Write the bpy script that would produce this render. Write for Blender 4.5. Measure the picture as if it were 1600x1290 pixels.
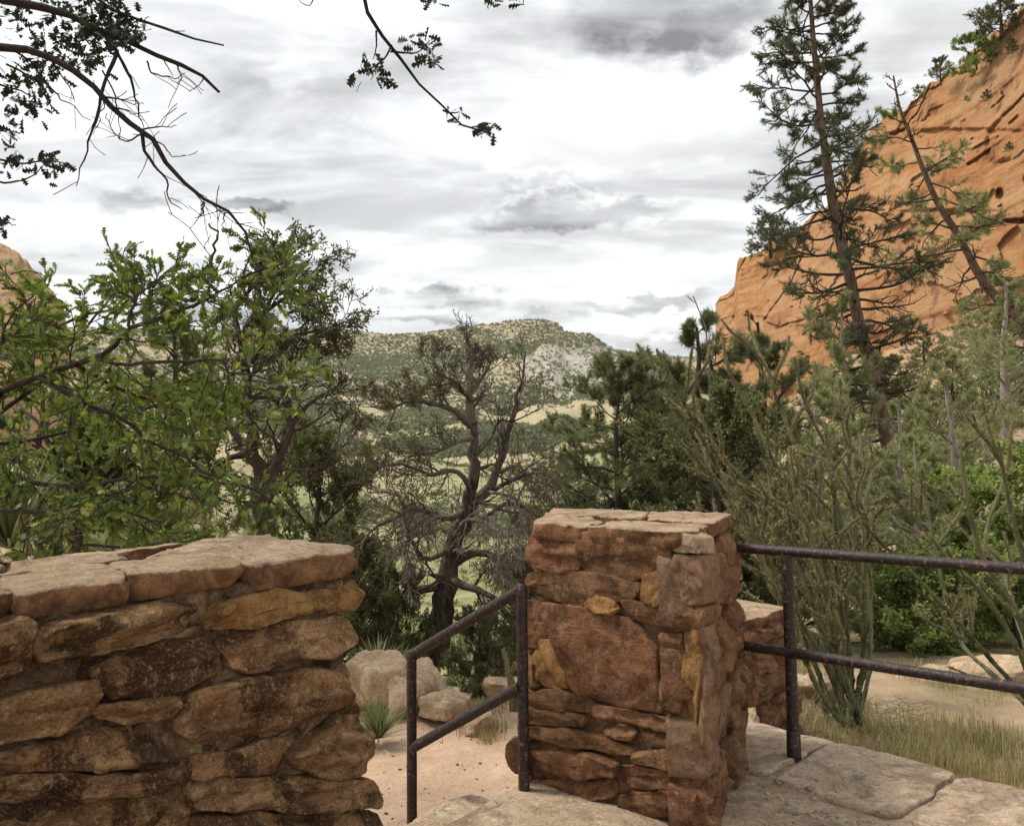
import bpy, math, random
import numpy as np
C = bpy.context.scene
for o in list(bpy.data.objects): bpy.data.objects.remove(o)
R = math.radians
# ---------------------------------------------------------------- camera, sky, sun
# geometry is written in "units" and scaled by S to metres when meshes are linked
S = 1.39
EYE = 1.15
FPX = 1331.0
PITCH = math.atan(103/FPX); ROLL = R(0.7)
cam_d = bpy.data.cameras.new('camera'); cam = bpy.data.objects.new('camera', cam_d)
C.collection.objects.link(cam); C.camera = cam
cam_d.sensor_width = 36; cam_d.lens = 36*FPX/1600; cam_d.shift_y = -44.5/1600
cam_d.clip_start = 0.05; cam_d.clip_end = 9000
cp, sp_ = math.cos(PITCH), math.sin(PITCH)
fw = np.array([0, cp, sp_]); up0 = np.array([0, -sp_, cp]); rt0 = np.array([1., 0, 0])
cr, sr = math.cos(ROLL), math.sin(ROLL)
rt = rt0*cr - up0*sr; upv = up0*cr + rt0*sr
from mathutils import Matrix, Vector
Mx = Matrix(((rt[0], upv[0], -fw[0], 0), (rt[1], upv[1], -fw[1], 0), (rt[2], upv[2], -fw[2], EYE*S), (0, 0, 0, 1)))
cam.matrix_world = Mx

def P(px, py, d):
    """point seen at photo position (px,py) standing d units in front of the viewer"""
    a = (px-800)/FPX; b = (600-py)/FPX
    r = fw + rt*a + upv*b
    k = d/r[1]
    return np.array([r[0]*k, d, EYE + r[2]*k])

def AZEL(px, py):
    a = (px-800)/FPX; b = (600-py)/FPX
    r = fw + rt*a + upv*b
    return math.atan2(r[0], r[1]), math.asin(r[2]/math.sqrt((r*r).sum()))

SUN_EL, SUN_AZ = 56, -74      # azimuth from +Y, clockwise positive: left, a little ahead
w = bpy.data.worlds.new('World'); C.world = w; w.use_nodes = True
def world_sky():
    nt = w.node_tree; n = nt.nodes; l = nt.links; n.clear()
    def nd(t, **k):
        x = n.new(t)
        for a, v in k.items(): setattr(x, a, v)
        return x
    def mth(op, a, b=None, c=None, cl=False):
        m = nd('ShaderNodeMath', operation=op, use_clamp=cl)
        for i, v in enumerate((a, b, c)):
            if v is None: continue
            if isinstance(v, (int, float)): m.inputs[i].default_value = v
            else: l.new(v, m.inputs[i])
        return m.outputs[0]
    tc = nd('ShaderNodeTexCoord'); sx = nd('ShaderNodeSeparateXYZ'); l.new(tc.outputs['Generated'], sx.inputs[0])
    X, Y, Z = sx.outputs
    zc = mth('ADD', mth('MAXIMUM', Z, 0.0), 0.16)
    cv = nd('ShaderNodeCombineXYZ'); l.new(mth('DIVIDE', X, zc), cv.inputs[0]); l.new(mth('DIVIDE', Y, zc), cv.inputs[1])
    def noise(vec, sc, det, rough, off=(0, 0, 0), scl=(1, 1, 1), dist=0.0):
        mp = nd('ShaderNodeMapping'); l.new(vec, mp.inputs[0]); mp.inputs[1].default_value = off; mp.inputs[3].default_value = scl
        t = nd('ShaderNodeTexNoise'); t.inputs['Scale'].default_value = sc; t.inputs['Detail'].default_value = det
        t.inputs['Roughness'].default_value = rough; t.inputs['Distortion'].default_value = dist
        l.new(mp.outputs[0], t.inputs['Vector']); return t.outputs['Fac']
    big = noise(cv.outputs[0], 0.75, 8, 0.58, (3.1, 1.7, 0), (1, 1.5, 1), 0.4)
    wisp = noise(cv.outputs[0], 1.7, 9, 0.55, (7.3, 2.2, 4), (0.7, 1.6, 1), 0.5)
    az = mth('ARCTAN2', X, Y); el = mth('ARCSINE', Z)
    av = nd('ShaderNodeCombineXYZ'); l.new(az, av.inputs[0]); l.new(el, av.inputs[1])
    wx = noise(av.outputs[0], 9, 7, 0.62, (1, 2, 3)); wy = noise(av.outputs[0], 11, 7, 0.62, (5, 2, 8), (1, 1.6, 1))
    azw = mth('ADD', az, mth('MULTIPLY', mth('SUBTRACT', wx, 0.5), 0.17))
    elw = mth('ADD', el, mth('MULTIPLY', mth('SUBTRACT', wy, 0.5), 0.10))
    def ramp(v, a, b, c, d):
        m = nd('ShaderNodeMapRange', interpolation_type='SMOOTHSTEP')
        l.new(v, m.inputs[0])
        for i, q in enumerate((a, b, c, d)): m.inputs[i+1].default_value = q
        return m.outputs[0]
    val = mth('ADD', ramp(big, .36, .64, .48, .88), ramp(wisp, .40, .62, -.13, .19))
    blobs = [(1065, 15, 150, 45, -.34), (1160, 45, 110, 28, -.24), (1420, 40, 130, 55, -.22), (890, 338, 125, 17, -.34),
             (850, 270, 50, 10, -.14), (235, 330, 50, 16, -.32), (385, 322, 42, 9, -.34), (860, 300, 60, 8, -.2), (780, 505, 150, 9, -.2), (330, 480, 120, 12, -.15), (640, 465, 105, 14, -.34), (720, 455, 50, 10, -.2),
             (1010, 472, 90, 10, -.34), (1060, 520, 110, 12, -.2), (150, 170, 260, 170, -.16), (480, 165, 110, 45, -.16), (560, 500, 130, 9, -.18),
             (500, 410, 60, 10, -.2), (450, 120, 44, 16, .16), (740, 320, 430, 110, .17), (500, 385, 200, 30, .12), (1080, 130, 260, 60, .2), (300, 370, 100, 24, .22),
             (1000, 430, 260, 40, .12), (860, 555, 200, 16, .1), (760, 95, 260, 45, -.1), (1000, 235, 160, 22, -.12)]
    acc = val
    for (px, py, rx, ry, s) in blobs:
        a0, e0 = AZEL(px, py)
        dx = mth('DIVIDE', mth('SUBTRACT', azw, a0), rx/FPX); dy = mth('DIVIDE', mth('SUBTRACT', elw, e0), ry/FPX)
        q = mth('ADD', mth('MULTIPLY', dx, dx), mth('MULTIPLY', dy, dy))
        acc = mth('ADD', acc, ramp(q, 0.0, 2.6, s, 0.0))
    acc = mth('MULTIPLY', mth('MINIMUM', mth('MAXIMUM', acc, 0.2), 1.05), 0.86)
    col = nd('ShaderNodeCombineXYZ')
    l.new(mth('MULTIPLY', acc, .985), col.inputs[0]); l.new(acc, col.inputs[1]); l.new(mth('MULTIPLY', acc, 1.0), col.inputs[2])
    sky = nd('ShaderNodeTexSky', sky_type='NISHITA'); sky.sun_disc = False
    sky.sun_elevation = R(SUN_EL); sky.sun_rotation = R(SUN_AZ)
    sc = nd('ShaderNodeVectorMath', operation='SCALE'); l.new(sky.outputs[0], sc.inputs[0]); sc.inputs['Scale'].default_value = 0.1
    mx = nd('ShaderNodeMix', data_type='RGBA'); mx.inputs[0].default_value = .94
    l.new(sc.outputs[0], mx.inputs[6]); l.new(col.outputs[0], mx.inputs[7])
    gr = nd('ShaderNodeMix', data_type='RGBA'); gr.inputs[6].default_value = (.16, .12, .08, 1)
    l.new(ramp(Z, -.03, 0.0, 0, 1), gr.inputs[0]); l.new(mx.outputs[2], gr.inputs[7])
    bg = nd('ShaderNodeBackground'); l.new(gr.outputs[2], bg.inputs[0]); bg.inputs[1].default_value = 1.0
    out = nd('ShaderNodeOutputWorld'); l.new(bg.outputs[0], out.inputs[0])
world_sky()
sd = bpy.data.lights.new('sun', 'SUN'); sd.energy = 2.2; sd.angle = R(11); sd.color = (1, .95, .86)
so = bpy.data.objects.new('sun', sd); C.collection.objects.link(so)
sv = Vector((math.sin(R(SUN_AZ))*math.cos(R(SUN_EL)), math.cos(R(SUN_AZ))*math.cos(R(SUN_EL)), math.sin(R(SUN_EL))))
so.rotation_euler = sv.to_track_quat('Z', 'Y').to_euler(); so.location = (0, 0, 30)
C.view_settings.view_transform = 'Standard'; C.view_settings.look = 'None'; C.view_settings.gamma = 1
C.view_settings.exposure = 0.72
C.cycles.max_bounces = 6; C.cycles.diffuse_bounces = 3; C.cycles.transmission_bounces = 4; C.cycles.transparent_max_bounces = 4

# ---------------------------------------------------------------- noise
def _h(ix, iy, iz, s):
    x = (ix.astype(np.int64)*374761393 + iy.astype(np.int64)*668265263 + iz.astype(np.int64)*2147483647 + s*1274126177) & 0xffffffff
    x = ((x ^ (x >> 13))*1274126177) & 0xffffffff
    x = ((x ^ (x >> 16))*2246822519) & 0xffffffff
    return ((x ^ (x >> 15)) & 0xffffff)/float(0xffffff)
def vnoise(p, s=0):
    f = np.floor(p); t = p-f; t = t*t*(3-2*t); i = f.astype(np.int64)
    r = 0
    for dx in (0, 1):
        for dy in (0, 1):
            for dz in (0, 1):
                wgt = (t[:, 0] if dx else 1-t[:, 0])*(t[:, 1] if dy else 1-t[:, 1])*(t[:, 2] if dz else 1-t[:, 2])
                r = r + wgt*_h(i[:, 0]+dx, i[:, 1]+dy, i[:, 2]+dz, s)
    return r*2-1
def fbm(p, oct=4, s=0, g=.5):
    r = 0; a = 1; p = np.asarray(p, float)
    for k in range(oct): r = r+a*vnoise(p, s+k*7); p = p*2.03+11.3; a *= g
    return r

# ---------------------------------------------------------------- mesh / object helpers
def tag(o, label=None, cat=None, group=None, kind=None):
    if label: o['label'] = label
    if cat: o['category'] = cat
    if group: o['group'] = group
    if kind: o['kind'] = kind
    return o
def thing(name, label, cat, loc=(0, 0, 0), group=None):
    o = bpy.data.objects.new(name, None); C.collection.objects.link(o)
    o.location = [v*S for v in loc]; o.empty_display_size = .1
    return tag(o, label, cat, group)
def mesh_np(name, V, F, mat, parent=None, smooth=False, var=None, attrs=None):
    V = np.asarray(V, float)*S
    if parent is not None:
        pp = parent if parent.parent is None else parent.parent; V = V-np.array(pp.location)
    F = [np.asarray(f, np.int32) for f in F if len(f)]
    me = bpy.data.meshes.new(name)
    me.vertices.add(len(V)); me.vertices.foreach_set('co', V.astype(np.float32).ravel())
    nl = sum(f.size for f in F); npoly = sum(len(f) for f in F)
    me.loops.add(nl); me.polygons.add(npoly)
    me.loops.foreach_set('vertex_index', np.concatenate([f.ravel() for f in F]))
    tot = np.concatenate([np.full(len(f), f.shape[1], np.int32) for f in F])
    me.polygons.foreach_set('loop_start', np.concatenate([[0], np.cumsum(tot)[:-1]]).astype(np.int32))
    me.update(calc_edges=True)
    if smooth: me.polygons.foreach_set('use_smooth', np.ones(npoly, bool))
    if var is not None:
        a = me.attributes.new('var', 'FLOAT', 'POINT'); a.data.foreach_set('value', np.asarray(var, np.float32))
    for k, v in (attrs or {}).items():
        a = me.attributes.new(k, 'FLOAT', 'POINT'); a.data.foreach_set('value', np.asarray(v, np.float32))
    me.materials.append(mat)
    o = bpy.data.objects.new(name, me); C.collection.objects.link(o)
    if parent is not None: o.parent = parent
    return o
def grid_faces(nr, nc, off=0, wrap=False):
    i = np.arange(nr-1)[:, None]; j = np.arange(nc if wrap else nc-1)[None, :]; j2 = (j+1) % nc
    return (np.stack([i*nc+j+0*i, i*nc+j2+0*i, (i+1)*nc+j2, (i+1)*nc+j], -1).reshape(-1, 4)+off)

class Tubes:
    def __init__(s): s.g = {}; s.n = 0
    def add(s, pts, rad, n=5, var=0.5):
        s.n += 1
        pts = np.asarray(pts, float); s.g.setdefault((len(pts), n), []).append((pts, np.broadcast_to(rad, (len(pts),)), var))
    def arrays(s, rough=.12, seed=1):
        Vs = []; Fs = []; off = 0; vr = []
        rg = np.random.default_rng(seed)
        for (K, n), L in s.g.items():
            p = np.stack([a[0] for a in L]); r = np.stack([a[1] for a in L]); M = len(L)
            t = np.gradient(p, axis=1); t /= np.linalg.norm(t, axis=2, keepdims=True)+1e-9
            ref = np.broadcast_to(np.array([.37, .81, .45]), t.shape)
            e1 = np.cross(t, ref); e1 /= np.linalg.norm(e1, axis=2, keepdims=True)+1e-9
            e2 = np.cross(t, e1)
            a = np.arange(n)*2*np.pi/n
            rr = r[:, :, None]*(1+rough*rg.uniform(-1, 1, (M, K, n)))
            v = p[:, :, None]+(e1[:, :, None]*np.cos(a)[None, None, :, None]+e2[:, :, None]*np.sin(a)[None, None, :, None])*rr[..., None]
            Vs.append(v.reshape(-1, 3)); f0 = grid_faces(K, n, 0, True)
            F = (f0[None]+(np.arange(M)*K*n)[:, None, None]).reshape(-1, 4)+off
            Fs.append(F); off += M*K*n
            vr.append(np.repeat([x[2] for x in L], K*n))
        return np.concatenate(Vs), Fs, np.concatenate(vr)
    def build(s, name, mat, parent=None, **k):
        if not s.g: return None
        V, F, vr = s.arrays(**k)
        return mesh_np(name, V, F, mat, parent, True, var=vr)

def resample(pts, n):
    pts = np.asarray(pts, float)
    # Catmull-Rom through control points then even resampling
    q = np.vstack([2*pts[0]-pts[1], pts, 2*pts[-1]-pts[-2]]); out = []
    for i in range(1, len(q)-2):
        t = np.linspace(0, 1, 9)[:-1, None]
        a, b, c, d = q[i-1], q[i], q[i+1], q[i+2]
        out.append(.5*((2*b)+(-a+c)*t+(2*a-5*b+4*c-d)*t*t+(-a+3*b-3*c+d)*t**3))
    out.append(pts[-1:]); o = np.vstack(out)
    L = np.concatenate([[0], np.cumsum(np.linalg.norm(np.diff(o, axis=0), axis=1))])
    x = np.linspace(0, L[-1], n)
    return np.stack([np.interp(x, L, o[:, k]) for k in range(pts.shape[1])], 1)
def PL(pl, d=None, n=14):
    """photo polyline -> world polyline; items (px,py) with shared depth or (px,py,d)"""
    return resample([P(*p) if len(p) == 3 else P(p[0], p[1], d) for p in pl], n)
def nrm(v): return v/(np.linalg.norm(v)+1e-9)
def wander(rng, p, d, L, n, wig, up):
    pts = [p]; d = nrm(d); st = L/(n-1)
    for i in range(n-1):
        d = nrm(d+rng.normal(0, wig, 3)+np.array([0, 0, up])); pts.append(pts[-1]+d*st)
    return np.array(pts)
def tilt(rng, t, ang, flat=1.0):
    r = rng.normal(0, 1, 3); r[2] *= flat
    e = nrm(r-t*np.dot(r, t)); return nrm(t*math.cos(ang)+e*math.sin(ang))
def grow(tb, an, pts, r0, r1, lv, sp, rng):
    K = len(pts); tb.add(pts, np.linspace(r0, r1, K)**1.0, sp['sides'][min(lv, len(sp['sides'])-1)], rng.uniform())
    seg = np.diff(pts, axis=0)
    if lv >= sp['lv']:
        for q in range(sp['tufts']):
            t = (q+rng.uniform(.2, 1))/sp['tufts']*(K-1); t = min(t, K-1.001); i = int(t)
            an.append((pts[i]+seg[i]*(t-i), nrm(seg[i]+rng.normal(0, .35, 3)*np.linalg.norm(seg[i]))))
        return
    n = sp['n'][lv]; st = sp['start'][lv]
    for k in range(n):
        t = (st+(1-st)*(k+rng.uniform(.1, .9))/n); x = min(t*(K-1), K-1.001); i = int(x)
        p = pts[i]+seg[i]*(x-i); tn = nrm(seg[i])
        ang = R(sp['ang'][lv])*rng.uniform(.75, 1.25)
        d = tilt(rng, tn, ang, sp.get('flat', 1))
        L = sp['len'][lv]*rng.uniform(.6, 1.2)*(1-sp.get('taper', .5)*t)
        rr = max(r0+(r1-r0)*t, .001)*sp.get('rr', .55)
        ch = wander(rng, p, d, L, sp.get('np', [6, 5, 4])[min(lv, 2)], sp['wig'], sp['up'])
        grow(tb, an, ch, max(rr, sp['rmin']), sp['rmin'], lv+1, sp, rng)

# leaf templates: (verts (m,3), faces (k,n)), growing along +X with Z as face normal
def tpl_oak():
    st = [0, .15, .23, .38, .46, .62, .71, .86, 1.0]; wd = [.015, .17, .05, .32, .08, .38, .11, .26, .03]
    V = []; F = []
    for i, (x, wv) in enumerate(zip(st, wd)):
        bend = -.30*x*x
        V += [(x, 0, bend), (x+(.06 if wv > .14 else 0), wv, bend+.05*(wv > .14)), (x+(.06 if wv > .14 else 0), -wv, bend+.05*(wv > .14))]
    for i in range(len(st)-1):
        a = 3*i; b = a+3; F += [(a, b, b+1, a+1), (a, a+2, b+2, b)]
    return np.array(V, float), np.array(F)
def tpl_needles(seed, n=13, spread=.75, w=.045, short=.6):
    rg = np.random.default_rng(seed); V = []; F = []
    for i in range(n):
        b = np.array([rg.uniform(-.5, .25), 0, 0]); d = nrm(np.array([rg.uniform(.35, 1), *rg.normal(0, spread, 2)]))
        e = nrm(np.cross(d, rg.normal(0, 1, 3)))*w; L = rg.uniform(short, 1)
        k = len(V); V += [b-e, b+e, b+d*L]; F.append((k, k+1, k+2))
    return np.array(V), np.array(F)
def tpl_sprig(seed, n=9):
    rg = np.random.default_rng(seed); V = []; F = []
    for i in range(n):
        b = np.array([rg.uniform(-.35, .4), *rg.normal(0, .14, 2)]); d = nrm(np.array([rg.uniform(.3, 1), *rg.normal(0, .7, 2)]))
        e = nrm(np.cross(d, rg.normal(0, 1, 3)))*rg.uniform(.07, .13); L = rg.uniform(.3, .6)
        k = len(V); V += [b-e*.5, b+d*L*.5-e, b+d*L, b+d*L*.5+e]; F.append((k, k+1, k+2, k+3))
    return np.array(V), np.array(F)
def tpl_leaf3(seed, n=5):
    rg = np.random.default_rng(seed); V = []; F = []
    for i in range(n):
        b = rg.normal(0, .3, 3); d = nrm(rg.normal(0, 1, 3)); e = nrm(np.cross(d, rg.normal(0, 1, 3)))*rg.uniform(.14, .24); L = rg.uniform(.45, .75)
        k = len(V); V += [b, b+d*L*.5-e, b+d*L, b+d*L*.5+e]; F.append((k, k+1, k+2, k+3))
    return np.array(V), np.array(F)
T_OAK = [tpl_oak()]
T_NEE = [tpl_needles(s) for s in range(5)]
T_NEL = [tpl_needles(s+20, 20, .85, .03, .5) for s in range(4)]
T_SPR = [tpl_sprig(s) for s in range(5)]
T_LF = [tpl_leaf3(s) for s in range(5)]
def place(tpls, pos, dirs, size, rng, upbias=0):
    pos = np.asarray(pos, float); N = len(pos); d = np.asarray(dirs, float); d /= np.linalg.norm(d, axis=1, keepdims=True)+1e-9
    nr = rng.normal(0, 1, (N, 3)); nr[:, 2] += upbias
    z = nr-d*(nr*d).sum(1, keepdims=True); z /= np.linalg.norm(z, axis=1, keepdims=True)+1e-9
    y = np.cross(z, d); size = np.broadcast_to(size, (N,))*rng.uniform(.65, 1.25, N)
    Vs = []; Fs = []; vr = []; off = 0; which = rng.integers(0, len(tpls), N); rv = rng.uniform(0, 1, N)
    for k, (tv, tf) in enumerate(tpls):
        m = which == k; c = m.sum()
        if not c: continue
        v = tv[None, :, 0:1]*d[m][:, None]+tv[None, :, 1:2]*y[m][:, None]+tv[None, :, 2:3]*z[m][:, None]
        v = v*size[m][:, None, None]+pos[m][:, None]
        Vs.append(v.reshape(-1, 3)); Fs.append((tf[None]+(np.arange(c)*len(tv))[:, None, None]).reshape(-1, tf.shape[1])+off)
        vr.append(np.repeat(rv[m], len(tv))); off += c*len(tv)
    return np.concatenate(Vs), Fs, np.concatenate(vr)
def foliage(name, an, tpls, size, mat, parent, rng, upbias=0):
    if not an: return None
    V, F, vr = place(tpls, [a[0] for a in an], [a[1] for a in an], size, rng, upbias)
    return mesh_np(name, V, F, mat, parent, var=vr)

# ---------------------------------------------------------------- materials
def new_mat(name):
    m = bpy.data.materials.new(name); m.use_nodes = True; nt = m.node_tree; nt.nodes.clear()
    return m, nt
def N(nt, t, ins=None, **k):
    x = nt.nodes.new(t)
    for a, v in k.items(): setattr(x, a, v)
    for a, v in (ins or {}).items():
        if isinstance(v, bpy.types.NodeSocket): nt.links.new(v, x.inputs[a])
        else: x.inputs[a].default_value = v
    return x
def c4(c): return (c[0], c[1], c[2], 1)
def tnoise(nt, vec, scale, detail=6, rough=.6, scl=(1, 1, 1), dist=0.0, rot=(0, 0, 0)):
    mp = N(nt, 'ShaderNodeMapping', {0: vec, 3: scl, 2: rot})
    return N(nt, 'ShaderNodeTexNoise', {'Vector': mp.outputs[0], 'Scale': scale, 'Detail': detail, 'Roughness': rough, 'Distortion': dist}).outputs['Fac']
def ramp(nt, fac, stops):
    r = N(nt, 'ShaderNodeValToRGB', {0: fac}); cr_ = r.color_ramp
    while len(cr_.elements) < len(stops): cr_.elements.new(.5)
    for e, (p, c) in zip(cr_.elements, stops): e.position = p; e.color = c4(c)
    return r.outputs[0]
def mixc(nt, f, a, b, mode='MIX'):
    x = N(nt, 'ShaderNodeMix', data_type='RGBA', blend_type=mode)
    for i, v in ((0, f), (6, a), (7, b)):
        if isinstance(v, bpy.types.NodeSocket): nt.links.new(v, x.inputs[i])
        elif i == 0: x.inputs[0].default_value = v
        else: x.inputs[i].default_value = c4(v)
    return x.outputs[2]
def mrange(nt, v, a, b, c=0., d=1.): return N(nt, 'ShaderNodeMapRange', {0: v, 1: a, 2: b, 3: c, 4: d}).outputs[0]
def finish(m, nt, col, rough=.9, height=None, bdist=.01, bstr=.6, metal=0., spec=.3):
    bdist *= 1.5 if 'stone' in m.name else 1
    b = N(nt, 'ShaderNodeBsdfPrincipled', {'Metallic': metal, 'Specular IOR Level': spec})
    for s, v in (('Base Color', col), ('Roughness', rough)):
        if isinstance(v, bpy.types.NodeSocket): nt.links.new(v, b.inputs[s])
        else: b.inputs[s].default_value = c4(v) if s == 'Base Color' else v
    if height is not None:
        bp = N(nt, 'ShaderNodeBump', {'Height': height, 'Distance': bdist, 'Strength': bstr}); nt.links.new(bp.outputs[0], b.inputs['Normal'])
    o = N(nt, 'ShaderNodeOutputMaterial', {0: b.outputs[0]}); return m
def leaf_mat(name, c0, c1, c2=None, trans=.3, rough=.55):
    m, nt = new_mat(name)
    v = N(nt, 'ShaderNodeAttribute', attribute_name='var').outputs['Fac']
    ge = N(nt, 'ShaderNodeNewGeometry').outputs['Position']
    cl = tnoise(nt, ge, 1.3, 3, .5)
    st = [(0, c0), (.75, c1)]+([(.97, c2)] if c2 else [])
    col = ramp(nt, v, st)
    col = mixc(nt, mrange(nt, cl, .35, .65, 0, .45), col, [x*1.5 for x in c1])
    b = N(nt, 'ShaderNodeBsdfPrincipled', {'Base Color': col, 'Roughness': rough, 'Specular IOR Level': .3})
    t = N(nt, 'ShaderNodeBsdfTranslucent', {'Color': mixc(nt, 1.0, col, (1.5, 1.6, .8), 'MULTIPLY')})
    x = N(nt, 'ShaderNodeMixShader', {0: trans, 1: b.outputs[0], 2: t.outputs[0]})
    N(nt, 'ShaderNodeOutputMaterial', {0: x.outputs[0]}); return m
def bark_mat(name, c0, c1, sc=30):
    m, nt = new_mat(name); ob = N(nt, 'ShaderNodeTexCoord').outputs['Object']
    n1 = tnoise(nt, ob, sc, 6, .65, (1, 1, .22)); n2 = tnoise(nt, ob, 3, 3, .5)
    v = N(nt, 'ShaderNodeAttribute', attribute_name='var').outputs['Fac']
    f = N(nt, 'ShaderNodeMath', {0: n1, 1: mrange(nt, v, 0, 1, -.1, .1)}, operation='ADD').outputs[0]
    col = mixc(nt, mrange(nt, f, .35, .65), c0, c1); col = mixc(nt, mrange(nt, n2, .4, .7, 0, .4), col, [x*1.4 for x in c1])
    return finish(m, nt, col, .95, n1, .02, .9)
M = {}
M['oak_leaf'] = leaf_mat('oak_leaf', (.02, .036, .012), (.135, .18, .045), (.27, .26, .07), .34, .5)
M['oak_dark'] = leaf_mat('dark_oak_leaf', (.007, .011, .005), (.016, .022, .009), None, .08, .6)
M['pine'] = leaf_mat('pine_needles', (.045, .056, .04), (.12, .13, .085), (.2, .18, .1), .32)
M['pinyon'] = leaf_mat('pinyon_needles', (.06, .068, .035), (.15, .155, .08), (.24, .21, .11), .33)
M['pinyon_grey'] = leaf_mat('grey_green_needles', (.12, .13, .075), (.28, .285, .165), (.38, .34, .21), .4)
M['juniper'] = leaf_mat('juniper_scales', (.048, .054, .026), (.13, .135, .06), (.2, .16, .08), .3)
M['juniper_dry'] = leaf_mat('dry_juniper_scales', (.05, .05, .02), (.11, .10, .045), (.18, .12, .06), .2)
M['shrub'] = leaf_mat('shrub_leaf', (.07, .095, .03), (.19, .235, .07), (.33, .33, .13), .42)
M['scrub'] = leaf_mat('scrub_leaf', (.05, .06, .028), (.14, .15, .075), (.25, .24, .12), .3)
M['yucca'] = leaf_mat('yucca_blade', (.07, .10, .04), (.16, .19, .09), (.32, .27, .14), .2)
M['grass'] = leaf_mat('dry_grass', (.14, .12, .055), (.31, .26, .14), (.50, .40, .25), .3)
M['bark_mid'] = bark_mat('weathered_bark', (.022, .015, .011), (.15, .115, .09))
M['bark'] = bark_mat('dark_bark', (.018, .012, .009), (.075, .055, .042))
M['bark_grey'] = bark_mat('grey_dead_wood', (.08, .064, .052), (.30, .25, .21))
M['bark_pine'] = bark_mat('pine_bark', (.05, .03, .02), (.20, .13, .09), 14)
M['bark_black'] = bark_mat('twig_bark', (.010, .007, .006), (.035, .025, .02), 50)

def rock_mat(name, c0, c1, c2, sc=8, lichen=(.20, .15, .07), dark=.5, rnd=.5, bed=.25, crack=.0, edge=None):
    m, nt = new_mat(name); ob = N(nt, 'ShaderNodeTexCoord').outputs['Object']
    rn = N(nt, 'ShaderNodeObjectInfo').outputs['Random']
    off = N(nt, 'ShaderNodeVectorMath', {0: ob, 1: N(nt, 'ShaderNodeCombineXYZ', {0: mrange(nt, rn, 0, 1, 0, 9), 1: mrange(nt, rn, 0, 1, 7, 0)}).outputs[0]}, operation='ADD').outputs[0]
    a = tnoise(nt, off, sc, 10, .7, (1, 1, 1.3), .6); bnd = tnoise(nt, off, sc*3.0, 6, .62, (.35, .35, 2.6), 1.4, (.25, .15, 0)); fine = tnoise(nt, ob, sc*26, 6, .75); med = tnoise(nt, off, sc*6, 8, .72)
    big = tnoise(nt, off, sc*.7, 7, .68, dist=.5)
    col = ramp(nt, a, [(.34, c0), (.5, c1), (.66, c2)])
    col = mixc(nt, mrange(nt, rn, 0, 1, 0, rnd), col, lichen)
    col = mixc(nt, mrange(nt, bnd, .52, .68, 0, bed), col, [x*.45 for x in c0])
    col = mixc(nt, mrange(nt, big, .50, .57, 0, dark), col, [x*.28 for x in c0])
    lich = tnoise(nt, off, sc*2.6, 9, .78, dist=.8)
    col = mixc(nt, mrange(nt, lich, .555, .60, 0, .45), col, lichen)
    col = mixc(nt, mrange(nt, med, .55, .62, 0, .5), col, [x*.4 for x in c0])
    col = mixc(nt, mrange(nt, med, .43, .36, 0, .45), col, [min(1, x*1.3) for x in c2])
    col = mixc(nt, mrange(nt, fine, .53, .62, 0, .6), col, [x*.4 for x in c0])
    col = mixc(nt, mrange(nt, fine, .45, .36, 0, .35), col, [min(1, x*1.3) for x in c2])
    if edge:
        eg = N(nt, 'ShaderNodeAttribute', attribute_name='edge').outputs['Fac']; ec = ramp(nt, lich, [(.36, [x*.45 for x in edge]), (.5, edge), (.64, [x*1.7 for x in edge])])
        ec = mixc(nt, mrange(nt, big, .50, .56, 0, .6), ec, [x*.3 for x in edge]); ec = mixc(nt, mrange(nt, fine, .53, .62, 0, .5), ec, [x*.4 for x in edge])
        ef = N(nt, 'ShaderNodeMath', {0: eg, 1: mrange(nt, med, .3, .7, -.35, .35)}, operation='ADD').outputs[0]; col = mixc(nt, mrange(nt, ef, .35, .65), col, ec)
    h = N(nt, 'ShaderNodeMath', {0: med, 1: N(nt, 'ShaderNodeMath', {0: N(nt, 'ShaderNodeMath', {0: bnd, 1: bed*2.2}, operation='MULTIPLY').outputs[0], 1: fine}, operation='ADD').outputs[0]}, operation='ADD').outputs[0]
    if crack:
        vo = N(nt, 'ShaderNodeTexVoronoi', {'Vector': N(nt, 'ShaderNodeVectorMath', {0: off, 1: N(nt, 'ShaderNodeVectorMath', {0: N(nt, 'ShaderNodeCombineXYZ', {0: a, 1: med, 2: a}).outputs[0], 'Scale': .35}, operation='SCALE').outputs[0]}, operation='ADD').outputs[0], 'Scale': crack}, feature='DISTANCE_TO_EDGE').outputs['Distance']
        ck = mrange(nt, vo, .0, .018, 1, 0); col = mixc(nt, N(nt, 'ShaderNodeMath', {0: ck, 1: mrange(nt, a, .45, .6)}, operation='MULTIPLY').outputs[0], col, [x*.25 for x in c0])
    return finish(m, nt, col, .95, h, .014, .9, spec=.15)
M['stone_pier'] = rock_mat('red_brown_stone', (.14, .058, .032), (.30, .14, .075), (.50, .275, .15), sc=6, lichen=(.32, .21, .10), dark=.55, bed=.4)
M['stone_wall'] = rock_mat('brown_wall_stone', (.11, .05, .025), (.31, .16, .078), (.62, .39, .21), sc=4, lichen=(.34, .215, .10), dark=.8, bed=.55)
M['stone_ochre'] = rock_mat('ochre_stone', (.28, .13, .05), (.46, .24, .09), (.58, .36, .16), sc=6, lichen=(.4, .24, .09), dark=.65, bed=.25)
M['cap'] = rock_mat('pale_cap_stone', (.36, .235, .145), (.56, .40, .27), (.68, .53, .385), sc=4, lichen=(.48, .33, .19), dark=.4, rnd=.35, bed=.2, crack=2.2, edge=(.27, .14, .07))
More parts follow.
